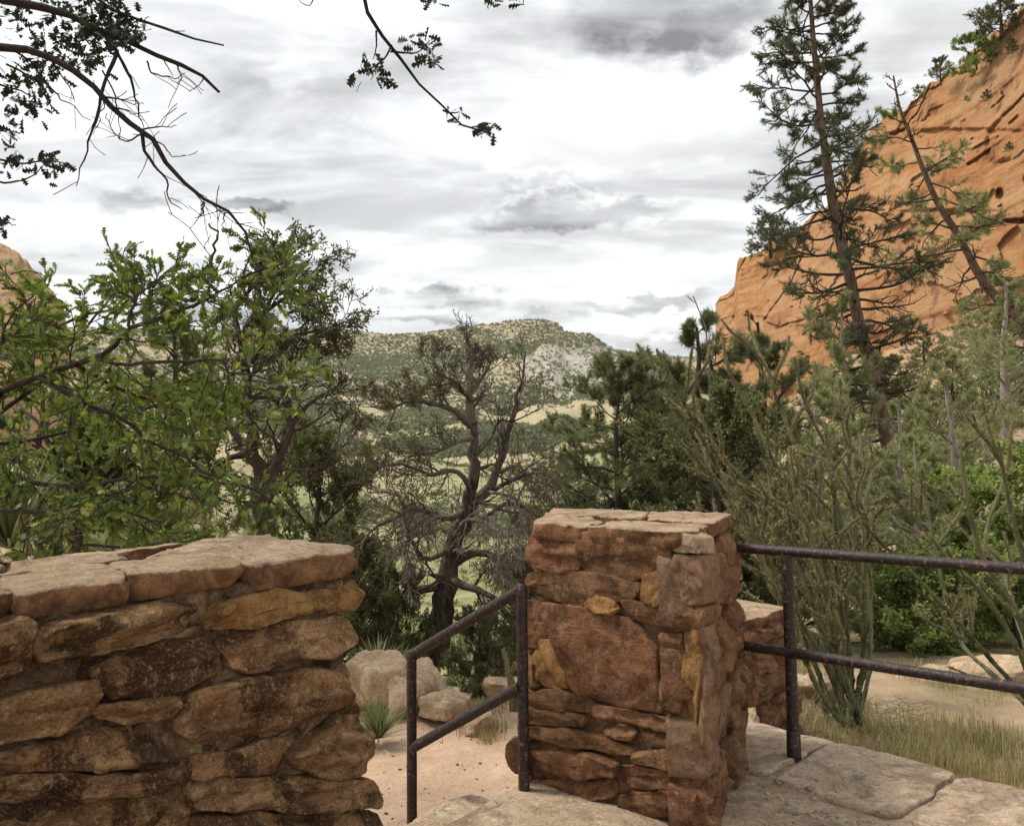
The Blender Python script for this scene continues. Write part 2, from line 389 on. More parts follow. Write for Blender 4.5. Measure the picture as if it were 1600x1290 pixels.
M['mortar'] = rock_mat('tan_mortar', (.18, .095, .055), (.30, .175, .105), (.40, .26, .165), sc=9, lichen=(.28, .17, .1), dark=.5, rnd=.1, bed=.05)
M['mortar_dark'] = rock_mat('brown_mortar', (.06, .034, .02), (.17, .10, .056), (.42, .28, .16), sc=7, lichen=(.18, .11, .06), dark=.8, rnd=.1, bed=.05)
M['flag'] = rock_mat('pink_flagstone', (.46, .32, .21), (.66, .49, .345), (.76, .60, .44), sc=3.2, lichen=(.43, .33, .22), dark=.5, rnd=.3, bed=.1, crack=1.6)
M['boulder'] = rock_mat('tan_boulder', (.38, .25, .145), (.56, .41, .27), (.68, .54, .38), sc=3, lichen=(.42, .32, .2), dark=.35, rnd=.3, bed=.15, crack=2.5)
def rust():
    m, nt = new_mat('rusty_painted_pipe'); ob = N(nt, 'ShaderNodeTexCoord').outputs['Object']
    a = tnoise(nt, ob, 14, 8, .7); b = tnoise(nt, ob, 70, 6, .7)
    col = mixc(nt, mrange(nt, a, .52, .6), (.010, .007, .007), (.028, .012, .010)); col = mixc(nt, mrange(nt, b, .55, .62, 0, .8), col, (.22, .08, .04)); col = mixc(nt, mrange(nt, tnoise(nt, ob, 35, 5, .7), .6, .66, 0, .7), col, (.30, .14, .08))
    return finish(m, nt, col, mrange(nt, b, .4, .62, .38, .85), b, .004, .8, 0, .5)
M['rust'] = rust()
def cliff_mat(name, palef):
    m, nt = new_mat(name); g = N(nt, 'ShaderNodeTexCoord').outputs['Object']
    bed = tnoise(nt, g, .10, 9, .66, (.6, .6, 2.6), 1.6, (.5, .25, 0)); big = tnoise(nt, g, .04, 6, .6); st = tnoise(nt, g, .13, 7, .65, (2.2, 2.2, .16)); fi = tnoise(nt, g, .7, 9, .75); fi2 = tnoise(nt, g, 2.5, 6, .75, (1, 1, 2.5), 1.0, (.4, .2, 0))
    col = ramp(nt, bed, [(.30, (.50, .20, .075)), (.45, (.68, .31, .12)), (.58, (.76, .41, .18)), (.72, (.78, .52, .29))])
    col = mixc(nt, mrange(nt, big, .45, .56, 0, .6), col, (.72, .43, .22)); col = mixc(nt, palef, col, (.75, .58, .38)); bl = tnoise(nt, g, .07, 8, .68, (1, 1, 1.6), 1.0); col = mixc(nt, mrange(nt, bl, .56, .62, 0, .5), col, (.80, .56, .34)); col = mixc(nt, mrange(nt, bl, .44, .38, 0, .45), col, (.42, .15, .06))
    col = mixc(nt, mrange(nt, st, .56, .62, 0, .6), col, (.24, .10, .06)); col = mixc(nt, mrange(nt, fi, .56, .70, 0, .5), col, (.28, .13, .07)); col = mixc(nt, mrange(nt, fi, .44, .32, 0, .4), col, (.78, .55, .35)); col = mixc(nt, mrange(nt, fi2, .6, .72, 0, .5), col, (.26, .12, .07))
    h = N(nt, 'ShaderNodeMath', {0: fi, 1: N(nt, 'ShaderNodeMath', {0: bed, 1: fi2}, operation='ADD').outputs[0]}, operation='ADD').outputs[0]
    return finish(m, nt, col, .97, h, 1.0, .8)
M['cliff'] = cliff_mat('orange_sandstone', 0)
M['cliff_pale'] = cliff_mat('pale_tan_sandstone', .4)
def ground_mat():
    m, nt = new_mat('sandy_ground'); g = N(nt, 'ShaderNodeTexCoord').outputs['Object']
    att = lambda k: N(nt, 'ShaderNodeAttribute', attribute_name=k).outputs['Fac']
    n1 = tnoise(nt, g, 1.2, 8, .65); n2 = tnoise(nt, g, 18, 7, .7); n3 = tnoise(nt, g, .02, 7, .62, (1, 1, 2.5)); n4 = tnoise(nt, g, .12, 6, .7)
    sand = ramp(nt, n1, [(.3, (.40, .255, .165)), (.55, (.52, .36, .245)), (.75, (.58, .44, .32))])
    sand = mixc(nt, mrange(nt, n2, .55, .72, 0, .6), sand, (.22, .13, .08))
    soil = ramp(nt, n1, [(.3, (.13, .11, .055)), (.6, (.26, .21, .11)), (.8, (.42, .31, .19))])
    slope = ramp(nt, n4, [(.3, (.24, .20, .11)), (.52, (.38, .31, .18)), (.72, (.54, .45, .29))])
    green = ramp(nt, n4, [(.3, (.10, .125, .045)), (.5, (.20, .225, .085)), (.7, (.36, .34, .18))])
    pale = ramp(nt, tnoise(nt, g, .03, 8, .7, (1, 1, 2)), [(.35, (.22, .20, .15)), (.5, (.36, .33, .265)), (.65, (.48, .43, .35))])
    col = mixc(nt, att('soil'), sand, soil); col = mixc(nt, att('far'), col, slope); col = mixc(nt, att('green'), col, green); col = mixc(nt, att('pale'), col, pale)
    col = mixc(nt, att('red'), col, ramp(nt, tnoise(nt, g, .5, 8, .7), [(.35, (.24, .14, .085)), (.5, (.40, .235, .14)), (.65, (.50, .32, .2))]))
    hh = N(nt, 'ShaderNodeMath', {0: n2, 1: N(nt, 'ShaderNodeMath', {0: tnoise(nt, g, 4.5, 4, .6), 1: 3.0}, operation='MULTIPLY').outputs[0]}, operation='ADD').outputs[0]
    return finish(m, nt, col, .97, hh, .035, .6)
M['ground'] = ground_mat()

# ---------------------------------------------------------------- terrain
RR = np.array([3, 4.5, 7, 11, 18, 28, 45, 75, 110, 170, 280, 450, 700, 1000.])
PXC = np.array([-1500, -300, 50, 350, 650, 900, 1150, 1350, 1600, 2600.])
TZ = np.array([
 [-.5, -.75, -1.1, -1.8, -3, -3, -2, 2, 8, 20, 40, 70, 100, 130],
 [-.5, -.75, -1.1, -1.8, -3, -3, -2, 2, 8, 20, 40, 70, 100, 130],
 [-.5, -.75, -1.1, -2, -4, -6, -8, -8, -5, 2, 20, 50, 80, 110],
 [-.5, -.75, -1.0, -2, -5, -9, -14, -20, -24, -27, -24, -12, 15, 55],
 [-.5, -.75, -.9, -1.9, -5.5, -10, -17, -24, -28, -31, -30, -22, -2, 35],
 [-.45, -.72, -.88, -1.9, -5, -9, -15, -22, -27, -30, -29, -20, 0, 38],
 [-.25, -.33, -.6, -1.5, -3.5, -5, -6, -2, 4, 0, 0, 20, 50, 60],
 [-.25, -.6, -.85, -1.3, -1.8, -1, 2, 8, 14, 30, 40, 60, 80, 80],
 [-.25, -.7, -.95, -1.0, 0, 2.5, 6, 12, 22, 40, 60, 80, 90, 90],
 [-.25, -.6, -.8, 0, 2, 5, 9, 18, 30, 50, 70, 90, 95, 95]])
CR = np.array([(-1500, 480), (-400, 490), (0, 505), (200, 512), (400, 517), (470, 512), (545, 513), (600, 521), (650, 520), (700, 514), (750, 506), (800, 499), (850, 497), (872, 503),
 (886, 517), (925, 520), (942, 533), (962, 545), (1000, 553), (1150, 562), (2600, 580)], float)
def Tz(x, y):
    x = np.atleast_1d(np.asarray(x, float)); y = np.atleast_1d(np.asarray(y, float))
    yc = np.maximum(y, 3.0); px = np.clip(800+FPX*x/yc, -1499, 2599)
    lr = np.log(np.clip(yc, 3, 1000)); LR = np.log(RR)
    j = np.clip(np.searchsorted(LR, lr)-1, 0, len(RR)-2); tr = (lr-LR[j])/(LR[j+1]-LR[j])
    i = np.clip(np.searchsorted(PXC, px)-1, 0, len(PXC)-2); tp = (px-PXC[i])/(PXC[i+1]-PXC[i]); tp = tp*tp*(3-2*tp)
    z = (TZ[i, j]*(1-tp)+TZ[i+1, j]*tp)*(1-tr)+(TZ[i, j+1]*(1-tp)+TZ[i+1, j+1]*tp)*tr
    crest = EYE+(703-(px-800)*.0122-np.interp(px, CR[:, 0], CR[:, 1]))*1750/FPX
    f = np.interp(y, [1000, 1300, 1600, 1750, 2000, 3000], [0, .24, .70, 1, 1, .4])
    z = np.where(y > 1000, z+(crest-z)*f, z)
    q = np.stack([x, y, 0*x], 1)
    amp = np.interp(y, [8, 20, 100, 400, 1000, 1650, 1750, 3000], [.05, .25, 1.6, 8, 34, 18, 1.5, 3])
    n = fbm(q/np.interp(y, [8, 60, 400, 1200, 3000], [3, 14, 70, 190, 190])[:, None], 5, 3, .52)
    rid = 1-np.abs(fbm(q/np.interp(y, [8, 400, 1200, 3000], [9, 90, 150, 150])[:, None]*np.array([1, .45, 1]), 4, 31))
    z = z+amp*(n*.5+np.where(y > 200, (rid-.75)*.9, 0))
    z = np.where(y < 8, z+.02*fbm(q*3, 3, 9), z)
    z = np.where(y < -4, z+np.clip(-4-y, 0, 40)*.7*(1+.15*fbm(q/4, 3, 12)), z)      # unseen slope added behind the viewer to block sky light from viewer-facing faces
    return z
def terrain():
    ys = np.concatenate([np.linspace(-60, -2, 60), np.linspace(-1, 12, 120)[0:], np.exp(np.linspace(math.log(12.2), math.log(3000), 430))])
    u = np.linspace(-1, 1, 620); u = np.sign(u)*(np.abs(u)**1.35)
    Yg, U = np.meshgrid(ys, u, indexing='ij'); W = 14+1.15*np.maximum(Yg, 0)
    X = U*W; x = X.ravel(); y = Yg.ravel()
    z = Tz(x, y)
    z = np.where(y < 2.9, np.minimum(z, -.3), z)
    px = 800+FPX*x/np.maximum(y, 3); ev = (z-EYE)/np.maximum(y, 3)*FPX; py = 703-(px-800)*.0122-ev
    q = np.stack([x, y, z], 1); nz = fbm(q/np.maximum(y, 5)[:, None]*14, 4, 5)
    sm = lambda v, a, b: np.clip((v-a)/(b-a), 0, 1)
    far = sm(y, 14, 60); soil = sm(y, 7.2, 10)*(1-far)*.9
    soil = np.maximum(soil, sm(px, 1230, 1400)*sm(y, 3.2, 4.2)*.75*(1-far))
    soil = np.clip(soil+.25*nz, 0, 1)*(y > 3.0)
    green = sm(y, 60, 120)*(1-sm(y, 420, 760))*np.clip(.75+.6*nz, 0, 1)*(1-sm(px, 1050, 1200))*sm(px, 150, 400)
    e = ((px-900)/75)**2+((py-572)/36)**2; pale = (1-sm(e+.8*nz, .55, 1.25))*(y > 900)
    e2 = ((px-960)/110)**2+((py-560)/26)**2; pale = np.maximum(pale, .8*(1-sm(e2+.6*nz, .5, 1.1))*(y > 900))
    e3 = ((px-600)/150)**2+((py-578)/7)**2; pale = np.maximum(pale, .55*(1-sm(e3+nz, .4, 1.2))*(y > 900))
    red = sm(px, 1150, 1300)*sm(y, 25, 60)*.8+(1-sm(px, 60, 330))*sm(y, 40, 80)*.6
    red = np.clip(red*(.8+.5*nz), 0, 1)
    o = mesh_np('terrain', q, [grid_faces(len(ys), len(u))[:, ::-1]], M['ground'], None, True,
                attrs=dict(far=far, soil=soil, green=green, pale=pale, red=red))
    tag(o, kind='structure')
terrain()

def scrub_stuff():
    rng = np.random.default_rng(77)
    # far slopes: small clumps, valley: larger leafy clumps
    def clumps(n, y0, y1, s0, s1, kq, leaf, pxr, dens=None):
        y = np.exp(rng.uniform(math.log(y0), math.log(y1), n)); px = rng.uniform(*pxr, n); x = (px-800)/FPX*y
        z = Tz(x, y); ev = 703-(px-800)*.0122-(z-EYE)/y*FPX
        keep = np.ones(n, bool) if dens is None else rng.uniform(0, 1, n) < dens(px, ev, x, y)
        x, y, z = x[keep], y[keep], z[keep]; m = len(x); s = rng.uniform(s0, s1, m)
        c = rng.normal(0, 1, (m, kq, 3)); c /= np.linalg.norm(c, axis=2, keepdims=True)+1e-9; c *= rng.uniform(.3, 1, (m, kq, 1))
        c *= np.stack([s, s, s*.62], 1)[:, None]; pos = np.stack([x, y, z+s*.4], 1)[:, None]+c
        cv = np.repeat(rng.uniform(0, 1, m), kq)
        return pos.reshape(-1, 3), np.repeat(s*leaf, kq), cv
    def dn(px, py, x, y):
        q = fbm(np.stack([x, y, 0*x], 1)/120, 4, 17)
        pale = (((px-905)/85)**2+((py-572)/38)**2+.5*q) < 1
        d = .75+.9*q+.45*((px > 690) & (py < 560) & ~pale)+.35*((py > 550) & (py < 600) & (px < 700))-.25*(py > 612)
        return np.where(pale, d*.3, d)
    A = [clumps(120000, 780, 1850, 1.3, 3.6, 4, .95, (100, 1150), dn),
         clumps(9000, 300, 800, 1.2, 3.0, 16, .42, (120, 1160), lambda px, py, x, y: .38+.8*fbm(np.stack([x, y, 0*x], 1)/60, 3, 8)),
         clumps(5200, 22, 120, .18, .6, 60, .22, (1120, 1950), lambda px, py, x, y: .55+.6*fbm(np.stack([x, y, 0*x], 1)/8, 3, 9)),
         clumps(10000, 55, 400, .4, 1.5, 30, .26, (120, 1150), lambda px, py, x, y: .6+.6*fbm(np.stack([x, y, 0*x], 1)/25, 3, 8))]
    pos = np.concatenate([a[0] for a in A]); sz = np.concatenate([a[1] for a in A]); cv = np.concatenate([a[2] for a in A])
    t = np.array([[-.5, -.4, 0], [.5, -.4, 0], [.35, .5, .15], [-.35, .5, -.15]])
    n = len(pos); d = rng.normal(0, 1, (n, 3)); d /= np.linalg.norm(d, axis=1, keepdims=True)
    e = np.cross(d, rng.normal(0, 1, (n, 3))); e /= np.linalg.norm(e, axis=1, keepdims=True); f = np.cross(d, e)
    V = pos[:, None]+(t[None, :, 0:1]*d[:, None]+t[None, :, 1:2]*e[:, None]+t[None, :, 2:3]*f[:, None])*sz[:, None, None]
    vr = np.repeat(np.clip(cv*.8+rng.uniform(0, .25, n), 0, 1), 4)
    o = mesh_np('scrub', V.reshape(-1, 3), [np.arange(n*4).reshape(-1, 4)], M['scrub'], var=vr)
    tag(o, 'dark green scrub dotting the valley and the far mesa slopes', 'scrub', kind='stuff')
scrub_stuff()

# ---------------------------------------------------------------- cliffs
def cliff(name, crest, basepy, dfn, px0, px1, nc, nr, pocks, seed, wrap_left=True, wrap_right=False, dscale=.85, mat='cliff'):
    crest = np.array(crest, float); jx = np.arange(crest[0, 0], crest[-1, 0], 3.0); jy = np.interp(jx, crest[:, 0], crest[:, 1]); jn = fbm(np.stack([jx/22, 0*jx+seed, 0*jx], 1), 4, seed, .6); jy = jy+np.round(jn*2.5)/2.5*5+jn*2; crest = np.stack([jx, jy], 1); pxs = np.linspace(px0, px1, nc); rows = []
    vs = np.linspace(0, 1, nr)
    cols = []
    wl = [('L', k) for k in range(10, 0, -1)] if wrap_left else []
    wr = [('R', k) for k in range(1, 11)] if wrap_right else []
    for it in wl+list(pxs)+wr:
        ext = 0
        if isinstance(it, tuple): px = (px0 if it[0] == 'L' else px1); ext = it[1]; s = 1 if it[0] == 'L' else -1; pxx = px+s*ext*1.2
        else: px = pxx = it
        cpy = np.interp(px, crest[:, 0], crest[:, 1]); bpy_ = basepy(px)
        d0 = dfn(px)
        py = bpy_+(cpy-bpy_)*vs
        if ext: py = py+(bpy_-py)*0.0+ext*3*vs
        d = d0*(1+.05*vs+.32*np.clip(vs-.35, 0, 1)**1.4)+ext*d0*.06
        cols.append(np.stack([np.full(nr, pxx), py, d], 1))
    A = np.stack(cols, 1)   # nr, ncol, 3
    sh = A.shape; px = A[..., 0].ravel(); py = A[..., 1].ravel(); d = A[..., 2].ravel()
    a = (px-800)/FPX; b = (600-py)/FPX
    r = fw[None]+rt[None]*a[:, None]+upv[None]*b[:, None]
    W = r*(d/r[:, 1])[:, None]+np.array([0, 0, EYE])
    sc = d/90
    q = W
    bedv = q[:, 2]-.12*q[:, 0]+3*fbm(q/25, 3, seed)
    big = fbm(q/np.array([16, 16, 22]), 4, seed+1); bed = vnoise(np.stack([q[:, 0]/30, q[:, 1]/30, bedv/1.5], 1), seed+2); bed2 = vnoise(np.stack([q[:, 0]/12, q[:, 1]/12, bedv/.55], 1), seed+3)
    crk = np.abs(fbm(q/np.array([5, 9, 26]), 3, seed+4)); fine = fbm(np.stack([q[:, 0]/5.5, q[:, 1]/5.5, bedv/1.4], 1), 5, seed+6, .55)
    ledge = np.abs(np.mod(bedv/7.5+.3*big, 1)-.5)*2
    facet = np.round(fbm(q/np.array([22, 22, 15]), 3, seed+8)*2.2+.25*fine)/2.2
    dd = 1.7*big+.55*bed+.25*bed2+0+.2*fine-.4*(ledge > .9)*(vnoise(q/14, seed+12) > -.1)+1.5*facet+1.2*np.exp(-(np.abs(fbm(q/np.array([9, 14, 90]), 2, seed+14, .3))/.018)**2)*(vnoise(q/20, seed+15) > 0)
    for (x0, y0, rx, ry, dep) in pocks:
        wn = .35*fine
        e = ((px-x0)/rx)**2+((py-y0)/ry)**2+wn
        dd = dd+dep*np.clip(1.5-e, 0, 1)
    W = np.array([0, 0, EYE])+r*((d+dd*dscale)/r[:, 1])[:, None]
    V = W.reshape(sh); top = V[-1]
    extra = []
    for k, (bk, dz) in enumerate([(4, -.2), (12, -1.5), (30, -9), (60, -40)]):
        e_ = np.array([0, 0, EYE]); extra.append(e_+(top-e_)*(1+bk/100.)+np.array([0, 0, dz]))
    V = np.concatenate([V, np.stack(extra)], 0)
    o = mesh_np(name, V.reshape(-1, 3), [grid_faces(V.shape[0], V.shape[1])], M[mat], None, True)
    return tag(o, kind='structure')
CRR = [(1118, 480), (1124, 466), (1136, 462), (1148, 448), (1152, 404), (1163, 398), (1185, 396), (1232, 362), (1290, 325), (1320, 270), (1345, 226), (1380, 188), (1420, 160), (1470, 122), (1500, 100), (1530, 75), (1562, 38), (1600, 2), (1700, -95), (2000, -300)]
def cdep(px): return float(np.interp(px, [1118, 1148, 1152, 1300, 1600, 2000], [118, 116, 112, 98, 76, 58]))
cliff('cliff', CRR, lambda px: float(np.interp(px, [1118, 1300, 1450, 1600, 2000], [760, 720, 660, 640, 600])), cdep, 1118, 2000, 520, 300,
      [(1563, 303, 7, 9, 1.6), (1352, 320, 22, 13, 2.5), (1590, 345, 22, 4, 2), (1500, 205, 90, 5, 1.2), (1565, 525, 110, 7, 4), (1480, 330, 70, 4, 1.2)], 5)
CRL = [(-500, 300), (-200, 350), (0, 376), (22, 386), (42, 408), (64, 428), (82, 458), (96, 476), (104, 505), (108, 540)]
cliff('cliff', CRL, lambda px: float(np.interp(px, [-500, 112], [760, 760])), lambda px: float(np.interp(px, [-500, 112], [120, 150])), -500, 108, 220, 140, [], 25, False, True, .5, 'cliff_pale')

# ---------------------------------------------------------------- stone masonry
def stone_geo(poly, nv, t, seed, prof=None, npt=64, amp=1.0, bed=1.0, grow_=.0):
    poly = np.asarray(poly, float); c = poly.mean(0); nv = nrm(nv)
    if grow_: poly = poly+(poly-c)/np.linalg.norm(poly-c, axis=1, keepdims=True)*grow_
    q = poly-c; u, s, vt = np.linalg.svd(q-np.outer(q@nv, nv), full_matrices=False)
    e1 = vt[0]; e2 = np.cross(nv, e1)
    pl = np.vstack([poly, poly[:1]])
    # rounded outline
    Q = [];
    for i in range(len(poly)):
        a, b = poly[i], poly[(i+1) % len(poly)]
        Q += [a*.9+b*.1, a*.5+b*.5, a*.1+b*.9]
    Q = np.array(Q+[Q[0]]); L = np.concatenate([[0], np.cumsum(np.linalg.norm(np.diff(Q, axis=0), axis=1))])
    x = np.linspace(0, L[-1], npt+1)[:-1]; o = np.stack([np.interp(x, L, Q[:, k]) for k in range(3)], 1)-c
    X = o@e1; Y = o@e2
    if (X*np.roll(Y, -1)-np.roll(X, -1)*Y).sum() < 0: X = X[::-1]; Y = Y[::-1]
    a = max(np.abs(X).max(), 1e-3); b = max(np.abs(Y).max(), 1e-3)
    prof = prof or [(0, -2.2), (0, 0), (.0, .35), (.008, .65), (.025, .85), (.05, .95), (.09, 1), (.16, 1), (.25, 1), (.36, 1), (.48, 1), (.60, 1), (.72, 1), (.85, 1), (.97, 1)]
    V = []
    for dl, h in prof:
        V.append(np.stack([X*(1-dl*b/a), Y*(1-dl), np.full(npt, h*t)], 1))
    V = np.concatenate(V); W = c+V[:, :1]*e1+V[:, 1:2]*e2+V[:, 2:]*nv
    hi = np.clip(V[:, 2]/t, 0, 1)
    rs = np.random.default_rng(seed); off = rs.uniform(0, 50, 3); tiltv = rs.normal(0, .22, 2); bed = bed*rs.uniform(0.1, 1.6)
    n1 = fbm(W*9+off, 4, seed); n2 = vnoise(np.stack([V[:, 0]*5, V[:, 1]*42+.4*n1, V[:, 2]*9], 1)+off, seed+3); n2 = np.clip(n2*2.2, -1, 1); n1b = fbm(W*38+off, 3, seed+5)
    fac = np.zeros(len(V))
    for _ in range(5):
        dv = rs.normal(0, 1, 2); dv /= np.linalg.norm(dv); th_ = rs.uniform(.15, .75)
        fac = np.maximum(fac, np.clip(dv[0]*V[:, 0]/a+dv[1]*V[:, 1]/b-th_, 0, 1)*rs.uniform(.5, 1.3))
    hn = hi*t*amp*(.32*n1+.16*n1b+.34*bed*n2+tiltv[0]*V[:, 0]/a+tiltv[1]*V[:, 1]/b-fac*(amp > .5))
    W = W+nv*hn[:, None]
    inpl = fbm(W*16+off+20, 4, seed+9)*.008*(V[:, 2] > -.5*t); inp2 = fbm(W*16+off+40, 4, seed+11)*.008
    W = W+e1*inpl[:, None]+e2*inp2[:, None]
    nr = len(prof); F = [grid_faces(nr, npt, 0, True), (np.arange(npt)+(nr-1)*npt)[None]]
    return W, F
def add_stone(parent, name, mat, poly, nv, t, seed, **k):
    k.setdefault('npt', 72); W, F = stone_geo(poly, nv, t, seed, **k); return mesh_np(name, W, F, mat, parent, True)
def on_plane(px, py, p0, nv):
    a = (px-800)/FPX; b = (600-py)/FPX; r = fw+rt*a+upv*b; e = np.array([0, 0, EYE])
    return e+r*np.dot(p0-e, nv)/np.dot(r, nv)
def trace(parent, mat, polys, conv, p0, nv, t, seed, alt=None, amp=.8):
    for i, pl in enumerate(polys):
        pts = [on_plane(*conv(x, y), p0, nv) for x, y in pl]
        mm = alt[i] if alt and i in alt else mat
        rs = random.Random(seed+i)
        add_stone(parent, 'stone', mm, pts, nv, t*rs.uniform(.9, 1.5), seed+i*3, grow_=.009, amp=amp)
def core(parent, quad_top, quad_bot, zt, zb, inset, mat, name='mortar', n=30):
    """closed rough frustum: quad = 4 xy corners anticlockwise seen from above"""
    V = []; qt = np.array(quad_top, float); qb = np.array(quad_bot, float)
    def ins(q):
        c = q.mean(0); d = q-c; return c+d*(1-inset/np.linalg.norm(d, axis=1, keepdims=True))
    qt, qb = ins(qt), ins(qb); m = n
    for k in range(m+1):
        f = k/m; q = qb+(qt-qb)*f; z = zb+(zt-zb)*f
        for i in range(4):
            a, b = q[i], q[(i+1) % 4]
            for s in range(n): V.append((*(a+(b-a)*s/n), z))
    V = np.array(V); nn = 4*n
    V = V+np.stack([.006*fbm(V*11, 3, 4), .006*fbm(V*11+9, 3, 5), 0*V[:, 0]], 1)
    return mesh_np(name, V, [grid_faces(m+1, nn, 0, True), (np.arange(nn)+m*nn)[None], np.arange(nn)[::-1][None]], mat, parent, True)
def fill_face(parent, mat, bl, br, tl, tr, seed, t=.03, hr=(.07, .15), lr=(.14, .42), mats=None):
    bl, br, tl, tr = [np.array(v, float) for v in (bl, br, tl, tr)]
    rg = random.Random(seed); H = np.linalg.norm(tl-bl); nv = nrm(np.cross(br-bl, tl-bl)); y = 0; k = 0
    while y < H-.02:
        h = rg.uniform(*hr)
        if H-y-h < hr[0]*.7: h = H-y
        a, b = y/H, (y+h)/H; x = 0; Lr = np.linalg.norm((bl+(tl-bl)*a)-(br+(tr-br)*a))
        while x < Lr-.02:
            l = rg.uniform(*lr)
            if Lr-x-l < lr[0]*.8: l = Lr-x
            u0, u1 = x/Lr, (x+l)/Lr
            def pt(u, v):
                v = a+(b-a)*v; L_ = bl+(tl-bl)*v; R_ = br+(tr-br)*v; return L_+(R_-L_)*u
            g = .003/Lr; j = lambda s: rg.uniform(-s, s)
            du = u1-u0
            ps = [pt(u0+g, .1+j(.08)), pt(u0+du*.35, .03+j(.07)), pt(u0+du*.7, .05+j(.08)), pt(u1-g, .12+j(.1)), pt(u1-g+j(.01), .55), pt(u1-g*2, .88+j(.08)), pt(u0+du*.6, .95+j(.08)), pt(u0+du*.3, .94+j(.08)), pt(u0+g*2, .85+j(.1)), pt(u0+g, .5)]
            mm = mat if not mats or rg.random() > .2 else mats
            add_stone(parent, 'stone', mm, ps, nv, t*rg.uniform(.7, 1.3), seed*31+k, npt=44, grow_=.004); k += 1; x += l
        y += h
SLAB = [(.06, 0), (.03, .12), (.0, .3), (-.015, .5), (-.01, .7), (.0, .88), (.008, .96), (.02, 1), (.08, 1), (.18, 1), (.3, 1), (.42, 1), (.55, 1), (.7, 1), (.85, 1), (.97, 1)]
def slab(parent, name, mat, xy, z, th, seed, amp=.25, npt=90):
    poly = [(x, y, z) for x, y in xy]
    W, F = stone_geo(poly, np.array([0, 0, 1.]), th, seed, prof=SLAB, npt=npt, amp=amp, bed=.6)
    W[:, :2] += np.stack([fbm(W*np.array([9, 9, 30]), 5, seed+1), fbm(W*np.array([9, 9, 30])+7, 5, seed+2)], 1)*.011
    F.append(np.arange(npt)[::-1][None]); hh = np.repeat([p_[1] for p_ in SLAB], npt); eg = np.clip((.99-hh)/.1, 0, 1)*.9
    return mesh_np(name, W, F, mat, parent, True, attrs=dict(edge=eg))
def bil(q, u, v):
    q = np.array(q, float); return q[0]*(1-u)*(1-v)+q[1]*u*(1-v)+q[2]*u*v+q[3]*(1-u)*v

# ---- pier
ZT = EYE-.2625
def ring(pxs):  # (px,py) on horizontal plane at height z
    pass
def on_z(px, py, z):
    a = (px-800)/FPX; b = (600-py)/FPX; r = fw+rt*a+upv*b; return (r*((z-EYE)/r[2]))[:2]
FL, FR, BR, BL = on_z(834, 815, ZT), on_z(1078, 830, ZT), on_z(1146, 800, ZT), on_z(868, 796, ZT)
pier = thing('stone_pier', 'square red-brown stone pier with flat pale cap slabs between the handrail and the long rail', 'stone pier', ((FL[0]+BR[0])/2, (FL[1]+BR[1])/2, 0))
CT = ZT-.063
cen = (FL+FR+BR+BL)/4
top = [FL, FR, BR, BL]; topb = [cen+(q-cen)*.965 for q in top]
bot = [cen+(q-cen)*1.13 for q in top]
core(pier, topb, bot, CT, -.35, .032, M['mortar'])
def p3(q, z): return np.array([q[0], q[1], z])
front_n = nrm(np.cross(p3(bot[1], -.3)-p3(bot[0], -.3), p3(topb[0], CT)-p3(bot[0], -.3)))
fp0 = p3(bot[0], -.3)-front_n*.018
cv2 = lambda x, y: (520+x/2.424, 780+y/2.424)
